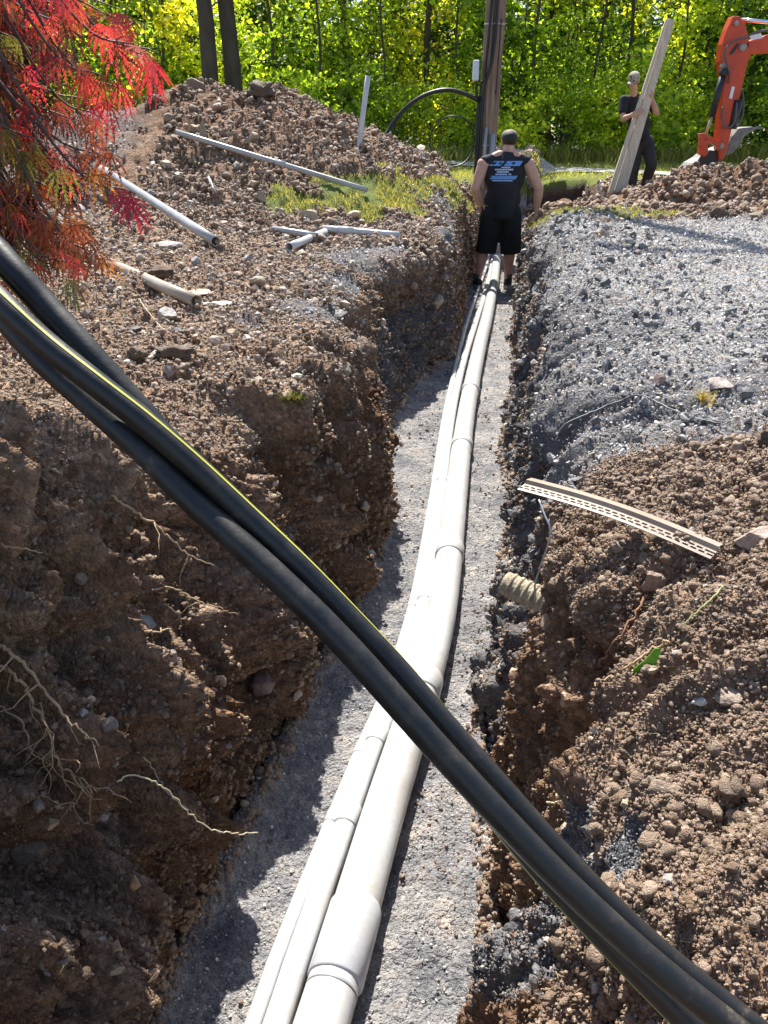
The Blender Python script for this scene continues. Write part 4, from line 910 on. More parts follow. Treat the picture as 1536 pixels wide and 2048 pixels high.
for sx, hp, kn, an in ((-1, V3(-.10, 0, .90), V3(-.165, .03, .49), V3(-.215, -.01, .10)), (1, V3(.11, 0, .90), V3(.125, .02, .49), V3(.115, -.02, .10))):
    hp, kn, an = O + hp, O + kn, O + an; mb.caps(hp, kn, .098, .062); c = kn.lerp(an, .32) + V3(0, -.02, 0); mb.caps(kn, c, .058, .066); mb.caps(c, an, .064, .038); mb.ball(an, .040)
    mb.caps(an + V3(0, -.03, -.05), an + V3(sx * .03, .16, -.06), .036, .032)
T, Mh = head(mb, W(.055, .065, 1.645), V3(.02, 1, -.35), V3(0, .35, 1), .98)
mb.build('body', M_skin, man, remesh=.009, smooth_it=3)
hm = MB(); hm.ball(T(0, -.030, .018), Vector((.084, .088, .088)), 18, 12, Mh); hm.build('hair', M_hair, man)
cm = MB(); cm.ball(T(0, .0, .052), Vector((.088, .102, .072)), 20, 12, Mh); cm.ball(T(0, .115, .035), Vector((.07, .07, .012)), 16, 8, Mh); cm.caps(T(-.07, -.04, .03), T(.07, -.04, .03), .014, .014); cm.build('cap', M_cap, man, remesh=.006, smooth_it=2)
sm = MB(); sm.ball(W(.02, 0, 1.27), (.225, .140, .25)); sm.ball(W(.01, .01, 1.02), (.205, .150, .22)); sm.caps(W(-.185, .0, 1.425), W(.235, .0, 1.425), .070, .070); sm.caps(W(-.06, 0, 1.485), W(-.205, 0, 1.435), .048, .058); sm.caps(W(.12, 0, 1.485), W(.25, 0, 1.435), .048, .058); sm.tube([W(.03, .005, 1.44), W(.04, .015, 1.525)], [.10, .078], 20)
sm.tube([W(.01, .01, .835), W(.012, .01, .92), W(.015, .008, 1.05), W(.02, .005, 1.2)], [.215, .212, .210, .215], 28, flat=.70)
shirt = sm.build('shirt', M_shirt, man, remesh=.011, smooth_it=4)
bm_ = MB(); bm_.tube([W(.01, .0, .98), W(.01, .0, .80)], [.20, .205], 26, flat=.72)
for sx, a, b in ((-1, V3(-.095, 0, .86), V3(-.145, .01, .405)), (1, V3(.105, 0, .86), V3(.140, .01, .395))):
    a, b = O + a, O + b; bm_.tube([a, a.lerp(b, .5), b], [.128, .122, .118], 22); bm_.ball(a, .125)
bm_.build('shorts', M_shorts, man, remesh=.011, smooth_it=3)
for sx, a, yaw in ((-1, V3(-.225, .0, 0), .25), (1, V3(.125, -.01, 0), -.12)):
    a = O + a; f = V3(math.sin(-yaw) * -1 if sx < 0 else .12, 1, 0).normalized(); f = V3(-.28 if sx < 0 else .22, 1, 0).normalized()
    s_ = MB(); s_.caps(a + f * -.06 + V3(0, 0, .052), a + f * .05 + V3(0, 0, .056), .046, .046); s_.caps(a + f * .05 + V3(0, 0, .05), a + f * .17 + V3(0, 0, .038), .046, .036); s_.caps(a + V3(0, 0, .06), a + V3(0, -.005, .12), .050, .046)
    sh_ = s_.build('shoe', M_shoe, man, remesh=.007, smooth_it=2); q = MB(); q.caps(a + f * -.06 + V3(0, 0, .012), a + f * .17 + V3(0, 0, .012), .046, .038); o = q.build('sole', M_sole, sh_); 
    for v in o.data.vertices: v.co.z = (O.z if False else v.co.z)
    MB().tube([a + V3(0, -.005, .11), a + V3(-.0, -.01, .16)], [.046, .044], 14).build('sock', M_sock, man)
# print on the back: projected onto the shirt
def back_y(x, z):   # rough depth of the shirt's back at (x,z)
    dg = bpy.context.evaluated_depsgraph_get(); e = shirt.evaluated_get(dg); mi = shirt.matrix_world.inverted() if False else Matrix()
    ok, loc, nr, _ = e.ray_cast(W(x, -1, z), V3(0, 1, 0)); return loc.y if ok else None
pr = MB(); pr2 = MB(); bpy.context.view_layer.update()
def cell(mb, pts):
    n0 = len(mb.v)
    for x, z in pts:
        x *= 1.2; y = back_y(x, z); mb.v.append(Vector((O.x + x, (y if y else O.y - .1) - .004, O.z + z)))
    mb.f.append(tuple(range(n0, n0 + 4)))
def band(mb, x0, x1, z0, z1, sl=0, n=10, gaps=()):
    for k in range(n):
        if k in gaps: continue
        a, b = x0 + (x1 - x0) * k / n, x0 + (x1 - x0) * (k + .86) / n; cell(mb, [(a, z0), (b, z0), (b + sl, z1), (a + sl, z1)])
zt = 1.435; pr = MB(); band(pr, -.135, -.045, zt - .052, zt, .045, 5); band(pr, -.01, .135, zt - .052, zt, .030, 8)
pr.build('shirt_print', M_blue, shirt, smooth=False)
for args in ((-.03, .05, zt - .074, zt - .060, 0, 6), (-.085, .075, zt - .098, zt - .082, 0, 12), (-.07, .035, zt - .123, zt - .107, 0, 8), (-.08, .06, zt - .148, zt - .134, 0, 11, (8,)), (-.105, .075, zt - .215, zt - .203, 0, 16)):
    q = MB(); band(q, *args); q.build('print_line', M_pale, shirt, smooth=False)
q = MB(); band(q, -.13, .10, zt - .196, zt - .156, .02, 14); q.build('print_line', M_blue, shirt, smooth=False)

man.scale = (1.09, 1.05, 1.0)
# --- man holding the planks
YB = 13.70
J = on_y
man2 = empty("person", J(1275, 388, 14.0)); tag(man2, "man in camouflage cap and dark glasses steadying upright planks by the pile", "person")
mb = MB(); hp = J(1284, 282, 14.05); ch = J(1272, 222, 14.05); nk = J(1268, 188, 14.03); sl, sr = J(1247, 200, 14.02), J(1300, 204, 14.05)
mb.ball(ch, (.165, .11, .19)); mb.ball(hp.lerp(ch, .45), (.145, .10, .17)); mb.ball(hp, (.15, .11, .12)); mb.caps(sl, sr, .06, .06); mb.caps(nk + V3(0, 0, -.06), nk + V3(-.03, -.06, .10), .058, .052)
elL, wrL = J(1246, 238, 13.85), J(1262, 231, 13.66); elR, wrR = J(1313, 226, 13.85), J(1305, 200, 13.72)
for a, e, w in ((sl, elL, wrL), (sr, elR, wrR)): mb.ball(a, .062); mb.caps(a, e, .056, .044); mb.caps(e, e.lerp(w, .35), .044, .045); mb.caps(e.lerp(w, .3), w, .045, .028)
hand(mb, wrL, J(1276, 224, 13.62) - wrL, V3(-.2, -1, .25), 1, .45, 1.1); hand(mb, wrR, V3(-.12, -.02, 1), V3(1, -.5, 0), -1, .8, 1.1)
legs = ((J(1272, 292, 14.05), J(1268, 335, 13.98), J(1262, 374, 14.05)), (J(1293, 292, 14.05), J(1303, 330, 13.92), J(1291, 370, 14.1)))
for a, k_, n_ in legs: mb.caps(a, k_, .085, .058); mb.caps(k_, n_, .056, .038); mb.caps(n_, n_ + V3(-.03, -.14, -.05), .035, .032)
hc = nk + V3(-.055, -.10, .165); T, Mh = head(mb, hc, V3(-.55, -1, -.50), V3(-.12, -.35, 1), .98)
mb.build('body', M_skin2, man2, remesh=.009, smooth_it=2)
cm = MB(); cm.ball(T(0, -.008, .055), Vector((.090, .106, .070)), 20, 12, Mh); cm.ball(T(0, .0, .10), Vector((.078, .088, .045)), 20, 12, Mh); cm.ball(T(0, .125, .030), Vector((.072, .062, .011)), 16, 8, Mh); cm.build('cap', M_camo, man2, remesh=.007, smooth_it=2)
hm = MB(); hm.ball(T(0, -.035, .01), Vector((.080, .075, .062)), 16, 10, Mh); hm.build('hair', M_hair, man2)
gl_ = MB()
for sx in (-1, 1): gl_.ball(T(.034 * sx, .092, .018), Vector((.032, .012, .020)), 12, 8, Mh); gl_.caps(T(.062 * sx, .082, .02), T(.08 * sx, .0, .015), .005, .005, 6)
gl_.build('sunglasses', simple("dark_lens", (.006, .006, .007), .12), man2)
sm = MB(); sm.ball(ch, (.195, .135, .20)); sm.ball(hp.lerp(ch, .5), (.178, .125, .21)); sm.caps(sl, sr, .068, .068); sm.tube([hp + V3(0, 0, .0), hp.lerp(ch, .5), ch], [.185, .172, .17], 24, flat=.72); sm.caps(nk + V3(0, .01, -.07), nk + V3(0, 0, -.02), .085, .066)
for a, e in ((sl, elL), (sr, elR)): sm.caps(a, a.lerp(e, .62), .074, .068)
sm.build('shirt', M_shirt, man2, remesh=.011, smooth_it=3)
tm = MB(); tm.ball(hp, (.168, .125, .13))
for a, k_, n_ in legs: tm.caps(a + V3(0, 0, .06), k_, .110, .088); tm.caps(k_, n_ + V3(0, 0, .03), .088, .078)
tm.build('trousers', M_trou, man2, remesh=.012, smooth_it=3)
for a, k_, n_ in legs:
    s_ = MB(); s_.caps(n_ + V3(0, .03, -.06), n_ + V3(-.04, -.17, -.075), .048, .040); s_.caps(n_ + V3(0, 0, -.04), n_ + V3(0, 0, .02), .052, .05); s_.build('boot', M_shoe, man2, remesh=.008, smooth_it=2)
# --- the planks he holds
def plank_mat():
    m, nt, b = new_mat("sawn_plank"); v = obj_vec(nt); mp = nt.nodes.new('ShaderNodeMapping'); mp.inputs['Rotation'].default_value = (0, R(-13), 0); mp.inputs['Scale'].default_value = (1, 1, .05); nt.links.new(v, mp.inputs[0])
    n = noise_n(nt, 40, 5, .65, mp.outputs[0]); n2 = noise_n(nt, 50, 3, .6, v); c = ramp(nt, n.outputs[0], [(.3, (.46, .39, .30)), (.55, (.60, .53, .42)), (.75, (.70, .64, .54))])
    c = mixc(nt, .3, c, ramp(nt, n2.outputs[0], [(.35, (.6, .56, .5)), (.6, (1, 1, 1))]), 'MULTIPLY'); nt.links.new(c, b.inputs['Base Color']); b.inputs['Roughness'].default_value = .85; nt.links.new(bump(nt, n.outputs[0], .25, .01), b.inputs['Normal']); return m
M_plank = plank_mat()
def plank(label, pb0, pb1, pt1, pt0, Y0, Y1, th):
    P4 = [J(*pb0, Y0), J(*pb1, Y0), J(*pt1, Y1), J(*pt0, Y1)]; o = MB().prism(P4, (0, th, 0)).build('plank', M_plank, smooth=False, bevel=.006); return tag(o, label, 'plank', 'planks held upright')
plank("narrower plank of the upright pair, its left edge towards the trench", (1217, 384), (1226.5, 387), (1337.5, 36), (1332, 39), 13.55, 13.75, .05)
plank("wider plank of the upright pair, forming their right side", (1227, 388), (1249, 391), (1350, 41), (1338, 36), 13.57, 13.77, .045)
# ------------------------------------------------------------------ red laceleaf maple on the near left bank
def maple_mat():
    m = bpy.data.materials.new("maple_leaves"); m.use_nodes = True; nt = m.node_tree; nt.nodes.clear()
    o = nt.nodes.new('ShaderNodeOutputMaterial'); a = nt.nodes.new('ShaderNodeAttribute'); a.attribute_name = 'Col'
    b = nt.nodes.new('ShaderNodeBsdfPrincipled'); nt.links.new(a.outputs['Color'], b.inputs['Base Color']); b.inputs['Roughness'].default_value = .28; b.inputs['Specular IOR Level'].default_value = .6
    t = nt.nodes.new('ShaderNodeBsdfTranslucent'); nt.links.new(mixc(nt, 1.0, a.outputs['Color'], (1.25, 1.05, 1.0), 'MULTIPLY'), t.inputs[0])
    x = nt.nodes.new('ShaderNodeMixShader'); x.inputs[0].default_value = .48; nt.links.new(b.outputs[0], x.inputs[1]); nt.links.new(t.outputs[0], x.inputs[2]); nt.links.new(x.outputs[0], o.inputs[0]); return m
M_maple = maple_mat(); M_twig = simple("maple_twig", (.10, .055, .045), .7, .3, 30)
def lace_leaf(seed):
    """one dissected leaf: seven long toothed lobes, stalk at the origin, hanging along -Z"""
    g = np.random.default_rng(seed); V = []; F = []
    for i, a in enumerate(np.linspace(-1.45, 1.45, 7)):
        L = (1.0, .95, .8, .55)[abs(i - 3)] * g.uniform(.9, 1.1); a += g.normal(0, .07); n = 9; base = len(V); pts = []
        ang = a; p = np.zeros(3); tw = g.uniform(-.35, .35)
        for k in range(n + 1):
            t = k / n; ang *= .915
            pts.append(p.copy()); p = p + L / n * np.array([math.sin(ang), .35 * math.sin(a * 2) * t + tw * t * .5, -math.cos(ang)])
        for k in range(n):
            p0, p1 = pts[k], pts[k + 1]; d = p1 - p0; d /= np.linalg.norm(d); s_ = np.array([d[2], 0, -d[0]]); w = .011 + .004 * math.sin(k)
            b0 = len(V); V += [p0 - s_ * w, p0 + s_ * w, p1 + s_ * w * .8, p1 - s_ * w * .8]; F += [(b0, b0 + 1, b0 + 2), (b0, b0 + 2, b0 + 3)]
            if 1 <= k:
                tl_ = .15 * math.sin(math.pi * min(1, (k + .6) / n)) * L * g.uniform(.8, 1.2)
                for q in (-1, 1):
                    b0 = len(V); e = p0 + s_ * q * tl_ * .45 + d * tl_ * 1.05; V += [p0 + s_ * q * w * .5, p1 + s_ * q * w * .3, e]; F.append((b0, b0 + 1, b0 + 2))
    return np.array(V, np.float32), np.array(F, np.int32)
LL_ = [lace_leaf(k) for k in range(6)]
mp_o = empty("red_maple", (-1.35, 1.75, float(gz(-1.35, 1.75)) - .03)); tag(mp_o, "red laceleaf maple with weeping leaves at the upper left", "tree")
tb = mp_o.location.copy()
trunk_pts = catmull([tb + V3(0, 0, -.05), tb + V3(.05, .0, .35), tb + V3(-.03, .05, .75), tb + V3(.06, .02, 1.15)], 8)
MB().tube(trunk_pts, [.05 - .028 * k / (len(trunk_pts) - 1) for k in range(len(trunk_pts))], 16).build('trunk', M_bark, mp_o)
gm_r = np.random.default_rng(5); leafV = []; leafF = []; leafC = []; nvt = 0; twig = MB()
REDS = np.array([(.60, .05, .06), (.66, .09, .075), (.42, .035, .06), (.68, .12, .07)]); ORG = np.array([(.42, .13, .03), (.40, .19, .04), (.28, .07, .03), (.46, .10, .03)]); DRK = np.array([(.06, .018, .025), (.10, .025, .028), (.13, .04, .025), (.045, .018, .022)]); YEL = np.array([(.20, .19, .03), (.15, .17, .03), (.30, .22, .04)])  # DRK puts the shade inside the crown into the leaf colour
def put_leaf(p, size, pal, yaw=None, tilt=.35):
    global nvt
    V, F = LL_[gm_r.integers(0, 6)]; yaw = gm_r.uniform(0, 6.28) if yaw is None else yaw
    M = np.array((Matrix.Rotation(yaw, 3, 'Z') @ Matrix.Rotation(gm_r.normal(0, tilt), 3, 'X') @ Matrix.Rotation(gm_r.normal(0, tilt), 3, 'Y')))
    W_ = V * size; W_ = W_ @ M.T + np.array(p[:]); leafV.append(W_); leafF.append(F + nvt); nvt += len(V)
    c = pal[gm_r.integers(0, len(pal))] * gm_r.uniform(.75, 1.2); leafC.append(np.repeat(c[None], len(V), 0) * (1 + .15 * gm_r.normal(size=(len(V), 1))))
tops = [trunk_pts[-1], trunk_pts[-6], trunk_pts[-10]]
# (tip pixel x, y, depth, palette, bright?)
TIPS = []
for x, y, z, p_ in ((318, 120, 1.55, REDS), (285, 110, 1.5, REDS), (235, 30, 1.6, REDS), (190, 5, 1.65, REDS), (250, 60, 1.6, REDS), (250, 195, 1.65, REDS), (215, 170, 1.6, REDS), (150, 20, 1.6, REDS), (120, 60, 1.7, REDS), (180, 215, 1.7, REDS), (205, 250, 1.65, ORG), (225, 330, 1.6, ORG), (272, 400, 1.6, REDS), (215, 370, 1.65, ORG), (160, 330, 1.65, ORG), (160, 400, 1.6, ORG), (135, 470, 1.65, ORG), (190, 480, 1.65, ORG), (205, 535, 1.6, ORG), (165, 545, 1.65, REDS), (120, 560, 1.7, YEL), (75, 545, 1.6, YEL), (60, 330, 1.55, YEL), (95, 300, 1.5, YEL), (140, 250, 1.6, DRK), (100, 200, 1.6, DRK), (60, 150, 1.6, DRK), (30, 90, 1.6, YEL), (30, 260, 1.7, DRK), (60, 400, 1.75, DRK), (20, 450, 1.8, DRK), (100, 450, 1.75, DRK), (20, 600, 1.8, ORG), (0, 680, 1.85, ORG), (30, 640, 1.8, YEL), (120, 130, 1.75, DRK), (20, 20, 1.6, YEL), (70, 20, 1.7, DRK), (130, 380, 1.75, DRK), (90, 500, 1.8, DRK), (170, 500, 1.7, ORG), (110, 520, 1.75, DRK), (50, 480, 1.75, DRK), (10, 380, 1.7, DRK), (40, 200, 1.65, DRK)):
    TIPS.append((at_depth(x, y - 12, z), p_))
for _ in range(60):
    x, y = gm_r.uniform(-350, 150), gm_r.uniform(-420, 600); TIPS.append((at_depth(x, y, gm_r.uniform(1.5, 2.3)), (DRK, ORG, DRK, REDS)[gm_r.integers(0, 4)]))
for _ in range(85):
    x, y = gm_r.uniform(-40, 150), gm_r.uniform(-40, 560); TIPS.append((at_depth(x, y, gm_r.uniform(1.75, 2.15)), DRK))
for _ in range(60):   # the rest of the dome, out of the frame
    a = gm_r.uniform(0, 6.28); r_ = gm_r.uniform(.2, .95); TIPS.append((V3(tb.x + r_ * math.cos(a) - .15, tb.y + r_ * math.sin(a) + .15, tb.z + 1.35 - .9 * r_ * r_), REDS if gm_r.uniform() < .5 else DRK))
for tip, pal in TIPS:
    st = tops[gm_r.integers(0, 3)]; d = tip - st; hi = max(st.z, tip.z) + .10
    if d.x > -.1 and tip.x > .35: continue
    mid = st.lerp(tip, .45); mid.z = hi + .08; mid2 = st.lerp(tip, .82); mid2.z = max(tip.z + .07, mid2.z)
    P_ = catmull([st, mid, mid2, tip], 7); nP = len(P_); twig.tube(P_, [.010 * (1 - k / nP) ** 1.5 + .0011 for k in range(nP)], 5)
    for k in range(int(nP * .5), nP):
        if gm_r.uniform() < .70 or k == nP - 1:
            q = P_[k] + V3(*gm_r.normal(0, .012, 3)); put_leaf(q, gm_r.uniform(.046, .072), pal if gm_r.uniform() < .8 else (REDS, ORG, DRK)[gm_r.integers(0, 3)])
for x, y, s_, pal, z in ((300, 112, .10, REDS[:1], 1.5), (318, 125, .085, REDS[:1], 1.48), (250, 165, .09, REDS, 1.55), (245, 95, .085, REDS[1:2], 1.55), (240, 25, .085, REDS, 1.55), (222, 55, .09, REDS[1:2], 1.55), (258, 395, .085, REDS[2:3], 1.5), (272, 398, .08, REDS[2:3], 1.52), (130, 340, .085, YEL, 1.45), (150, 60, .08, DRK, 1.45), (215, 285, .09, ORG[3:], 1.52), (200, 340, .09, ORG, 1.55), (145, 400, .10, ORG[:1], 1.5), (160, 450, .09, ORG, 1.5), (225, 205, .085, REDS, 1.55), (200, 500, .08, ORG[:1], 1.55), (150, 560, .075, YEL, 1.55)):
    put_leaf(at_depth(x - 10, y, z), s_ * .84, pal, gm_r.normal(0, .4), .25)
lm = mesh_np("foliage", np.concatenate(leafV), np.concatenate(leafF), False, dict(Col=np.clip(np.concatenate(leafC), 0.005, 1)))
link_mesh("foliage", lm, M_maple, mp_o); twig.build('branches', M_twig, mp_o)

# ------------------------------------------------------------------ loose pipes, sticks and scraps
M_oldpvc = pvc_mat("old_pipe_plastic", (.40, .40, .40), (.30, .26, .20), .85); M_tanpvc = pvc_mat("tan_pipe_plastic", (.44, .37, .29), (.33, .26, .18), .8)
def loose_pipe(label, pts, r, mat, lift=.6, hollow=True, n=8, absolute=None, name="loose_pipe", cat="pipe"):
    if absolute: P_ = absolute
    else: P_ = [hit(x, y) + V3(0, 0, r * lift) for x, y in pts]
    if not absolute: P_ = [P_[0].lerp(P_[-1], k / (n - 1)) for k in range(n)]
    o = empty(name, P_[0]); tag(o, label, cat); (MB().pipe(P_, r, r * .12, 20) if hollow else MB().tube(P_, r, 10)).build('pipe_run', mat, o); return o, P_
def seg_abs(a, za, b, zb, n=8):
    A, B = on_z(a[0], a[1], za), on_z(b[0], b[1], zb); return [A.lerp(B, k / (n - 1)) for k in range(n)]
A = hit(200, 345, .04); B = hit(440, 497, .03)
loose_pipe("long grey pipe slanting down the spoil heap to the rocks, right of the maple", 0, .031, M_oldpvc, absolute=[A.lerp(B, k / 7) + V3(0, 0, .02) for k in range(8)])
A = hit(70, 470, .05); B = hit(396, 606, .012)
loose_pipe("tan half-buried pipe in the rubble below the maple's leaf tips", 0, .027, M_tanpvc, absolute=[A.lerp(B, k / 7) + V3(0, 0, .012) for k in range(8)])
A, B = hit(352, 283, .05), hit(742, 388, .05); P_ = [A.lerp(B, k / 11) for k in range(12)]
for p in P_: p.z = max(p.z, gz(p.x, p.y) + .0)
A.z += .06
o, P_ = loose_pipe("long thin grey pipe lying across the front of the spoil heap", 0, .024, M_oldpvc, absolute=[A.lerp(B, k / 11) for k in range(12)])
c = P_[6]; t = (P_[7] - P_[5]).normalized(); MB().tube([c - t * .05, c + t * .05], .029, 16).build('coupling', M_oldpvc, o)
A, B = hit(540, 459, .02), hit(628, 474, .02); loose_pipe("short grey pipe offcut left of the three by the rubble", 0, .022, M_oldpvc, absolute=[A.lerp(B, k / 4) for k in range(5)])
A, B = hit(584, 499, .035), hit(656, 467, .03); loose_pipe("short pipe offcut with its open end facing the camera", 0, .026, M_pvc2, absolute=[A.lerp(B, k / 4) for k in range(5)])
A, B = hit(652, 459, .03), hit(804, 470, .03); o, P_ = loose_pipe("pale jointed pipe offcut nearest the trench on the left bank", 0, .025, M_pvc2, absolute=[A.lerp(B, k / 7) for k in range(8)])
c = A.lerp(B, .36); t = (B - A).normalized(); MB().tube([c - t * .10, c + t * .03], .030, 18).build('coupling', M_pvc2, o)
A, B = hit(710, 285, -.15), on_y(736, 152, hit(712, 285).y + .05)
loose_pipe("white plastic stake standing tilted on the right shoulder of the heap", 0, .026, M_pvc2, absolute=[A.lerp(B, k / 5) for k in range(6)], name="marker_stake", cat="stake")
A, B = hit(410, 358, .03), hit(431, 387, .03); loose_pipe("small white stick lying in the grey slope of the heap", 0, .013, M_pvc2, absolute=[A.lerp(B, k / 3) for k in range(4)], hollow=False, name="stick", cat="stick")
# silver bent strap at the foot of the planks
P_ = [on_y(x, y, 13.2) for x, y in ((1203, 362), (1198, 372), (1200, 385), (1208, 398), (1215, 408))]; o = MB().tube(catmull(P_, 4), .016, 8).build('metal_bar', M_galv); tag(o, "bent bright metal bar on the ground by the planks' feet", "metal bar")
# perforated trim strip lying on the right bank
M_trim = pvc_mat("trim_strip", (.40, .335, .27), (.28, .21, .15), .9)
A, B = on_z(1050, 970, .045), on_z(1434, 1106, max(.03, hit(1432, 1106).z + .02)); ax = (B - A).normalized(); sd = ax.cross(V3(0, 0, 1)).normalized(); sd = -sd if sd.y > 0 else sd
o = empty("perforated_trim", A); tag(o, "perforated tan plastic trim strip lying across the right bank's edge", "trim strip"); L = (B - A).length
def TS(u, v, h): return A + ax * u * L + sd * v * 1.3 + V3(0, 0, h + .012 * math.sin(u * math.pi) )
m_ = MB(); n_ = 48; v0, v1, v2, v3 = -.004, .004, .020, .028      # slotted flange between v1 and v2
def strip(mb, va, vb, h0, h1, ua=0, ub=1, n=24, th=.0016):
    b0 = len(mb.v)
    for q in range(n + 1):
        u = ua + (ub - ua) * q / n
        for v, h in ((va, h0), (vb, h1), (vb, h1 - th), (va, h0 - th)): mb.v.append(TS(u, v, h))
        if q:
            for k in range(4): e = b0 + 4 * q; mb.f.append((e - 4 + k, e - 4 + (k + 1) % 4, e + (k + 1) % 4, e + k))
    mb.f.append((b0, b0 + 1, b0 + 2, b0 + 3)); e = b0 + 4 * n; mb.f.append((e + 3, e + 2, e + 1, e))
strip(m_, -.020, -.002, .010, .013); strip(m_, -.002, .000, .013, .004); m_.build('channel', M_trim, o, smooth=False)
m_ = MB(); strip(m_, 0, .006, .004, .003); strip(m_, .011, .014, .0025, .002); strip(m_, .019, .025, .0015, 0)
for r0, r1, ph in ((.006, .011, 0), (.014, .019, .5)):
    for q in range(26): a = (q + ph) / 26.5; strip(m_, r0, r1, .003, .002, a, a + .011, 2)
m_.build('slotted_flange', M_trim, o, smooth=False)
# wire hanging off it, cream pipe stub under it
P_ = [at_depth(x, y, z) for x, y, z in ((1078, 1000, 1.76), (1090, 1032, 1.74), (1100, 1058, 1.73), (1094, 1095, 1.74), (1080, 1135, 1.77), (1070, 1170, 1.79), (1070, 1200, 1.80))]
dd = hit(1085, 1090); o = MB().tube(catmull(P_, 5), .0022, 8).build('bent_wire', M_galv); tag(o, "thin grey wire bent in the middle, hanging down the trench's right wall", "wire")
def cream():
    m, nt, b = new_mat("cream_foam"); v = obj_vec(nt); n = noise_n(nt, 60, 5, .7, v); c = ramp(nt, n.outputs[0], [(.3, (.18, .12, .07)), (.5, (.42, .35, .24)), (.7, (.54, .49, .39))]); nt.links.new(c, b.inputs['Base Color']); b.inputs['Roughness'].default_value = .9; nt.links.new(bump(nt, n.outputs[0], .9, .01), b.inputs['Normal']); return m
zc_ = float(_zc[hit_i(1092, 1205)])
A = at_depth(1010, 1166, zc_ * 1.05); B = at_depth(1130, 1222, zc_ * 1.01); t = (B - A).normalized(); C_ = [A.lerp(B, k / 16) for k in range(17)]
o = empty("drain_stub", A); tag(o, "ribbed cream pipe stub jutting from the right wall over the gravel", "pipe stub")
MB().pipe(C_, .030, .006, 26).build('stub_wall', cream(), o)
for k in range(2, 16, 2): MB().tube([C_[k] - t * .004, C_[k] + t * .004], .0325, 22).build('rib', o.children[0].data.materials[0], o)
# roots, stalks and wires
M_root = simple("root", (.42, .29, .17), .85, .3, 60, bump_s=.4, bump_scale=120); M_pale_root = simple("pale_root", (.55, .47, .30), .8, .2, 50); M_stalk = simple("green_stalk", (.34, .36, .14), .7, .2)
def px_line(pts, off=.0, off_end=None):
    out = []
    zs = []
    for k, q in enumerate(pts):
        i = hit_i(q[0], q[1]); zs.append(float(_zc[i]) if i is not None else (zs[-1] if zs else 2))
    z0 = min(zs[0], 9)
    for k, q in enumerate(pts):
        o_ = off + ((off_end if off_end is not None else off) - off) * k / (len(pts) - 1); lim = zs[k]
        out.append(at_depth(q[0], q[1], lim - o_))
    return out
def root(name, label, cat, pts, r, mat, off=.01, off_end=.02, group=None, wig=.0018, taper=.35, sub=(), smoothz=True):
    P_ = px_line(pts, off, off_end)
    if smoothz and len(P_) > 2:
        zz = [(p - V3(0, 0, CAM_H)).dot(V3(0, CT, -ST)) for p in P_]
        for k in range(len(P_)):
            if k: zz[k] = min(zz[k], zz[k - 1] + .03); zz[k] = max(zz[k], zz[k - 1] - .10)
        P_ = [at_depth(q[0], q[1], z) for q, z in zip(pts, zz)]
    C = catmull(P_, 7); g = random.Random(len(pts) * 7 + int(pts[0][0]))
    C = [c + V3(g.gauss(0, wig), g.gauss(0, wig), g.gauss(0, wig)) for c in C]; n = len(C)
    mb = MB().tube(C, [r * (1 - (1 - taper) * k / (n - 1)) for k in range(n)], 7)
    for s_ in sub:
        k = int(s_ * (n - 1)); p = C[k]
        q = [p]
        d = V3(g.uniform(-1, 1), -.2, g.uniform(-1, .2)).normalized()
        for j in range(5): d = (d + V3(g.gauss(0, .4), g.gauss(0, .3), g.gauss(0, .4) - .1)).normalized(); q.append(q[-1] + d * .018)
        mb.tube(q, [r * .45 * (1 - .14 * j) for j in range(6)], 5)
    o = mb.build(name, mat); return tag(o, label, cat, group)
root('root', "long thin root hanging diagonally on the shaded wall, right of centre", "root", [(222, 990), (270, 1025), (330, 1065), (370, 1105), (430, 1132)], .0032, M_root, .01, .03, sub=(.4, .8))
root('root', "crooked root below the long diagonal one on the shaded wall", "root", [(300, 1178), (345, 1177), (390, 1200), (440, 1216), (478, 1232)], .0026, M_root, .01, .03, sub=(.6,))
root('root', "short curved root hooking down close under the black cables", "root", [(325, 1010), (350, 1008), (372, 1016), (390, 1032), (402, 1055)], .0020, M_root)
root('root', "stubby root poking right below the crooked one", "root", [(290, 1264), (318, 1262), (345, 1256)], .0030, M_root)
root('root', "thick root running down from the left edge to a bare tip", "root", [(-30, 1290), (0, 1292), (40, 1320), (80, 1370), (130, 1430), (165, 1465), (200, 1492)], .0042, M_root, .02, .05, sub=(.3, .5, .65, .8))
root('root', "branching root from the left edge ending in a fibrous tuft", "root", [(-30, 1310), (10, 1340), (50, 1370), (70, 1420), (95, 1460), (110, 1510), (145, 1550), (190, 1585)], .0036, M_root, .02, .04, sub=(.2, .3, .4, .5, .55, .6, .66, .7, .75, .8, .84, .88, .92, .95, .97), wig=.003)
root('root', "fine root trailing beside the fibrous tuft at the left", "root", [(-20, 1400), (40, 1440), (60, 1500), (100, 1530), (150, 1590), (140, 1622)], .0018, M_root, .02, .03, sub=(.3, .4, .5, .6, .7, .8, .9))
root('rootlet', "pale string-like rootlet with its free end hanging over the trench gravel", "root", [(232, 1562), (270, 1552), (310, 1563), (345, 1592), (385, 1632), (430, 1662), (480, 1667), (518, 1665)], .0017, M_pale_root, .03, .12, taper=.8, wig=.0015)
root('rootlet', "pale rootlet crossing the string-like one on the lower left wall", "root", [(285, 1512), (305, 1535), (325, 1570), (350, 1600), (385, 1625), (402, 1635)], .0016, M_pale_root, .03, .05, wig=.0015)
root('root', "small root sticking out level at the far left of the wall", "root", [(0, 1090), (40, 1098), (82, 1105)], .0022, M_root)
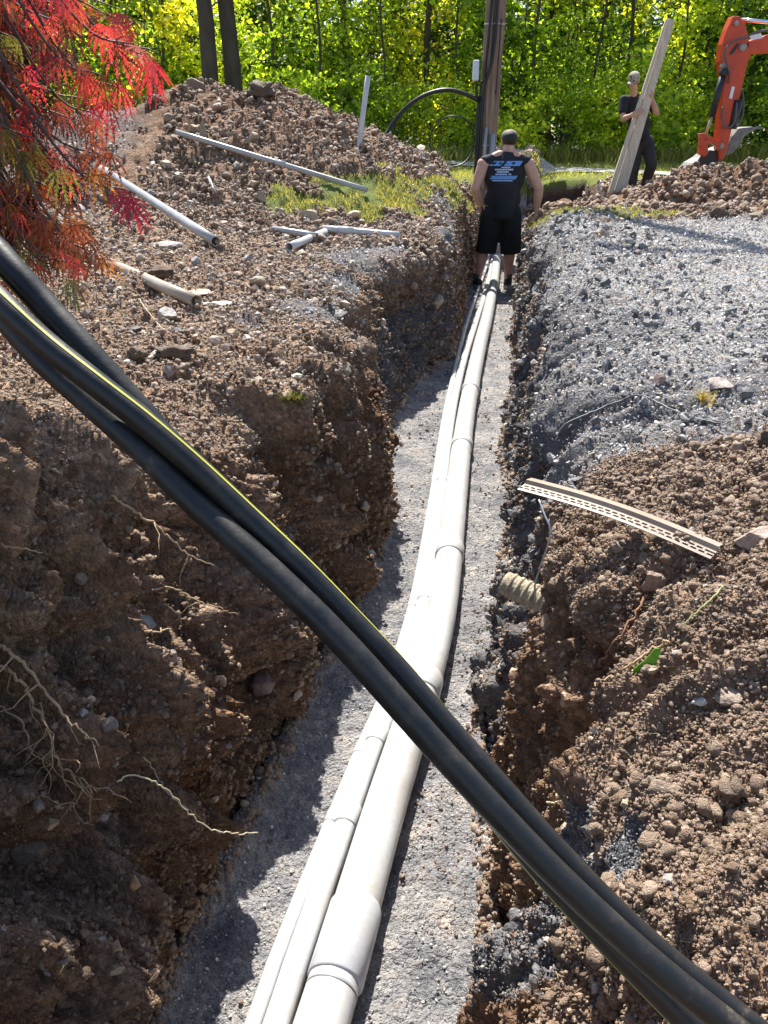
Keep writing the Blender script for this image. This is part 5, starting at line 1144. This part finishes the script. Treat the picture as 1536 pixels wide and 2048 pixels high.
root('buried_wire', "thin buried wire looping over the gravel on the right bank", "wire", [(1110, 885), (1130, 850), (1190, 822), (1245, 800), (1280, 790), (1320, 808), (1370, 830), (1440, 848)], .0036, M_hose, .02, .02, wig=.001, taper=.8)
root('plant_stalk', "green stalk lying on the right bank above the bright leaf", "stalk", [(1448, 1172), (1415, 1205), (1390, 1228), (1362, 1252)], .0022, M_stalk, .012, .012, wig=.001)
root('root', "reddish root running down the right bank beside the bright leaf", "root", [(1340, 1285), (1300, 1300), (1255, 1335), (1215, 1355), (1190, 1370)], .0032, M_root, .01, .01)
root('root', "root on the right bank below the trim strip, curving towards the wall", "root", [(1290, 1190), (1275, 1225), (1240, 1270), (1215, 1305), (1195, 1335)], .0034, simple("red_root", (.33, .17, .10), .85, .2), .01, .008)
root('twig', "pale dry twig on the upper left rubble, standing at a slant", "twig", [(278, 598), (292, 618), (310, 640), (322, 655)], .0022, M_pale_root, .05, .03, wig=.001, taper=.8)
root('twig', "short pale stick on the soil above the dark gravel clump", "twig", [(1093, 1604), (1110, 1606), (1130, 1600)], .0024, M_pale_root, .008, .008, wig=.0005, taper=.8)
# bright green leaf
c = at_depth(1283, 1322, float(_zc[hit_i(1283, 1322)]) - .03); n_ = hit_n(1283, 1322); m_ = MB(); a_ = V3(.5, .2, .75).normalized(); b_ = V3(-.75, .1, .5).normalized(); rim = []
for k in range(14):
    a = 2 * math.pi * k / 14; rim.append(c + V3(0, -.02, .0) + a_ * (.042 * math.cos(a)) + b_ * (.015 * math.sin(a) * (1 + .3 * math.cos(3 * a))) + V3(0, -.004 * math.sin(a) ** 2, 0))
m_.prism(rim, (0, .0008, 0)); M_lf = simple("fresh_leaf", (.16, .42, .03), .45, .3, 80); o = m_.build('leaf', M_lf, smooth=False); tag(o, "bright green leaf stuck on the right bank's brown soil", "leaf")
# --- individual rocks
def rock(label, x, y, wpx, hpx, color, group=None, seed=0, sink=.25, kind='rock', name='rock', rot=0, depthk=.8):
    p = hit(x, y); zc_ = _zc[hit_i(x, y)]; w, h = wpx * zc_ / F_PX / 2, hpx * zc_ / F_PX / 2
    Pn, F = rock_proto(3, kind, 1, 900 + seed); V = Pn[0]; V = V / np.abs(V).max(0)
    n3 = perlin(V * 4 + seed, 5)[:, None] * .06; V = V * (1 + n3) * np.array([w, w * depthk, h])
    M = np.array(Matrix.Rotation(rot, 3, 'Y')); V = V @ M.T
    me = mesh_np(name, V, F, kind == 'clod', dict(Col=np.repeat(np.array([color]), len(V), 0) * 1.0)); o = link_mesh(name, me, M_stone if kind == 'rock' else M_clod)
    o.location = p + V3(0, 0, h * (.5 - sink - (.35 if 'peak' in label or 'lump' in label else 0))); return tag(o, label, 'rock' if kind == 'rock' else 'clod', group)
TAN, GRY, BRN, DK, PAL = (.40, .31, .22), (.34, .33, .32), (.27, .19, .13), (.055, .055, .06), (.52, .48, .42)
RK = [("yellowish boulder lodged in the middle of the spoil heap", 392, 256, 30, 26, (.45, .31, .13)), ("upright narrow slab beside the yellowish boulder on the heap", 416, 268, 18, 56, (.26, .20, .14)), ("dark peak rock crowning the left top of the spoil heap", 398, 168, 36, 40, (.20, .14, .10)),
 ("large dark lump at the right top of the spoil heap", 525, 172, 66, 40, (.19, .135, .095)), ("pale flat stone on the dark lump atop the heap", 532, 190, 18, 7, PAL), ("pointed brown rock above the pipe offcuts", 623, 436, 48, 34, TAN), ("small rounded rock just under the pointed brown one", 628, 456, 18, 18, BRN), ("flat grey slab lying right of the maple's lower leaves", 338, 488, 62, 22, (.40, .36, .30)),
 ("dark brown broken clod between the two slanting pipes", 318, 547, 60, 30, (.20, .12, .07)), ("light split rock standing above the black chips", 338, 632, 40, 34, (.44, .40, .36)), ("black chip to the left of the light split rock", 268, 655, 44, 22, DK), ("black chip to the right of the light split rock", 362, 657, 30, 16, DK), ("pale sandy splinter of stone right of the tan pipe's end", 405, 582, 56, 10, (.55, .43, .28)), ("pale thin stone slab under the sandy splinter", 440, 600, 60, 10, (.52, .44, .34)),
 ("grey cobble below the slanting grey pipe's end", 398, 521, 26, 20, GRY), ("tan cobble with a grey back near the rubble's middle", 519, 562, 36, 22, TAN), ("orange-brown rock on the soil left of the trench lip", 472, 664, 26, 20, (.38, .26, .14)), ("dusty clod pile below the black chips", 358, 708, 80, 36, (.24, .17, .12)), ("round clod on the left bank above the cables", 272, 705, 48, 36, (.25, .18, .12)), ("brown rock right of the round clod on the left bank", 452, 690, 30, 24, (.30, .22, .17)),
 ("flat dark stone at the lip where the left wall caves in", 685, 635, 44, 16, (.26, .24, .22)), ("tan stone set in the caved left wall", 699, 746, 20, 28, (.40, .33, .24)), ("rounded tan stone in the far left wall near the man", 876, 613, 26, 24, (.40, .34, .26)), ("mauve-grey cobble embedded in a dark hollow of the left wall", 535, 1375, 62, 62, (.25, .18, .165)), ("grey cobble embedded in the left wall beside the thick root's tip", 224, 1450, 34, 34, (.20, .17, .15)),
 ("pale angular stone low on the left wall", 82, 1625, 28, 36, (.25, .21, .18)), ("buff stone low on the left wall near the pale one", 112, 1650, 32, 24, (.46, .35, .20)), ("large smooth buff boulder half buried at the lower left edge", 60, 1710, 84, 60, (.22, .165, .12)), ("buff upright stone on the orange clay corner of the wall", 283, 1770, 24, 46, (.52, .34, .18)), ("rounded brown stone under the orange clay corner", 232, 1945, 36, 30, (.34, .27, .20)), ("sharp pale shard in the middle of the left wall", 352, 1318, 22, 44, (.34, .27, .22)),
 ("big tan boulder at the right edge by the trim strip's end", 1505, 1085, 84, 56, (.40, .31, .25)), ("brown block below the trim strip, half sunk in soil", 1300, 1160, 50, 50, (.31, .21, .16)), ("smooth tan rock in the right bank near the green stalk", 1460, 1385, 70, 32, (.33, .26, .20)), ("broad rounded clod low on the right bank", 1462, 1580, 60, 50, (.26, .19, .13)), ("standing brown rock at the edge of the right gravel", 1326, 762, 28, 32, (.27, .19, .16)), ("grey-brown slab on the right gravel's near edge", 1435, 770, 60, 24, (.38, .32, .28)),
 ("dark clod at the right edge above the boulder", 1528, 885, 40, 60, (.20, .14, .10)), ("pale flake of stone at the foot of the brown block", 1395, 1408, 40, 14, PAL), ("brown pointed rock topping the dark berm beside the trench", 1203, 464, 30, 26, (.27, .20, .15)), ("tan oval stone on gravel right of the berm's pointed rock", 1252, 487, 28, 14, (.40, .36, .28)), ("flat ochre stone beside the tan oval one", 1297, 490, 36, 12, (.46, .37, .24)), ("flat chunk of black asphalt on the gravel in the pole's shadow", 1420, 516, 64, 14, DK), ("smaller black asphalt flake left of the larger chunk", 1380, 507, 30, 8, DK),
 ("grey stone alone on the gravel near the far earth pile", 1478, 472, 18, 14, GRY), ("reddish rock at the near edge of the grass strip", 1211, 432, 24, 18, (.33, .22, .17)), ("triangular tan rock right of the reddish one", 1238, 434, 20, 16, (.38, .30, .23)), ("big dark clod in the front of the right earth pile", 1440, 425, 42, 36, (.15, .10, .07)), ("tan clod at the right end of the earth pile's front", 1515, 430, 40, 24, (.30, .22, .16)), ("grey block low on the heap's left slope", 306, 384, 20, 18, (.30, .30, .33)), ("pale cobble on the heap's left slope below the grey block", 376, 405, 16, 18, (.44, .43, .40)), ("rust-brown block resting above the far grass patch", 525, 392, 30, 26, (.32, .22, .15))]
for k, q in enumerate(RK):
    if hit_i(q[1], q[2]) is None: continue
    rock(q[0], q[1], q[2], q[3], q[4], q[5], seed=k * 3, kind='clod' if 'clod' in q[0] or 'lump' in q[0] else 'rock')
# lumps of grey gravel slumped on the right wall, as their own heaps of chips
# medium rocks of the heap and rubble, one look for all
i = pick(soilm & (Rg == 0) & (yf > 6.5) & (PDf[:, 1] < 13), 60); 
for q in i:
    s_ = gm_r.uniform(.035, .075); Pn, F = rock_proto(2, 'rock', 1, int(q) % 9973); V = Pn[0] * s_ * np.array([1, gm_r.uniform(.6, 1), gm_r.uniform(.5, .9)])
    c_ = np.array(BRN if gm_r.uniform() < .6 else TAN) * gm_r.uniform(.8, 1.2); me = mesh_np("rock", V, F, False, dict(Col=np.repeat(c_[None], len(V), 0)))
    o = link_mesh("rock", me, M_stone); o.location = Vector(PDf[q]) + V3(0, 0, s_ * .25); o.rotation_euler = (gm_r.uniform(-.5, .5), gm_r.uniform(-.5, .5), gm_r.uniform(0, 6)); tag(o, "fist-sized brown rock lying loose on the left spoil heap and rubble", "rock", "loose rocks on the left spoil heap")
# grass tufts
for nm, x, y, sp, n in (("yellow-green grass tuft near the left trench lip", 590, 810, 45, 260), ("small grass tuft on the right bank below the gravel", 1408, 800, 18, 120)):
    z = _zc[hit_i(x, y)]; pts = np.array([hit(x + gm_r.normal(0, sp * .28), y + gm_r.normal(0, 4))[:] for _ in range(n)]); o = blades("grass_tuft", pts, .022 * z ** .5, .0028, 1.1, np.array([.20, .20, .07]), np.array([.45, .38, .15]), M_grass); tag(o, nm, "grass tuft")
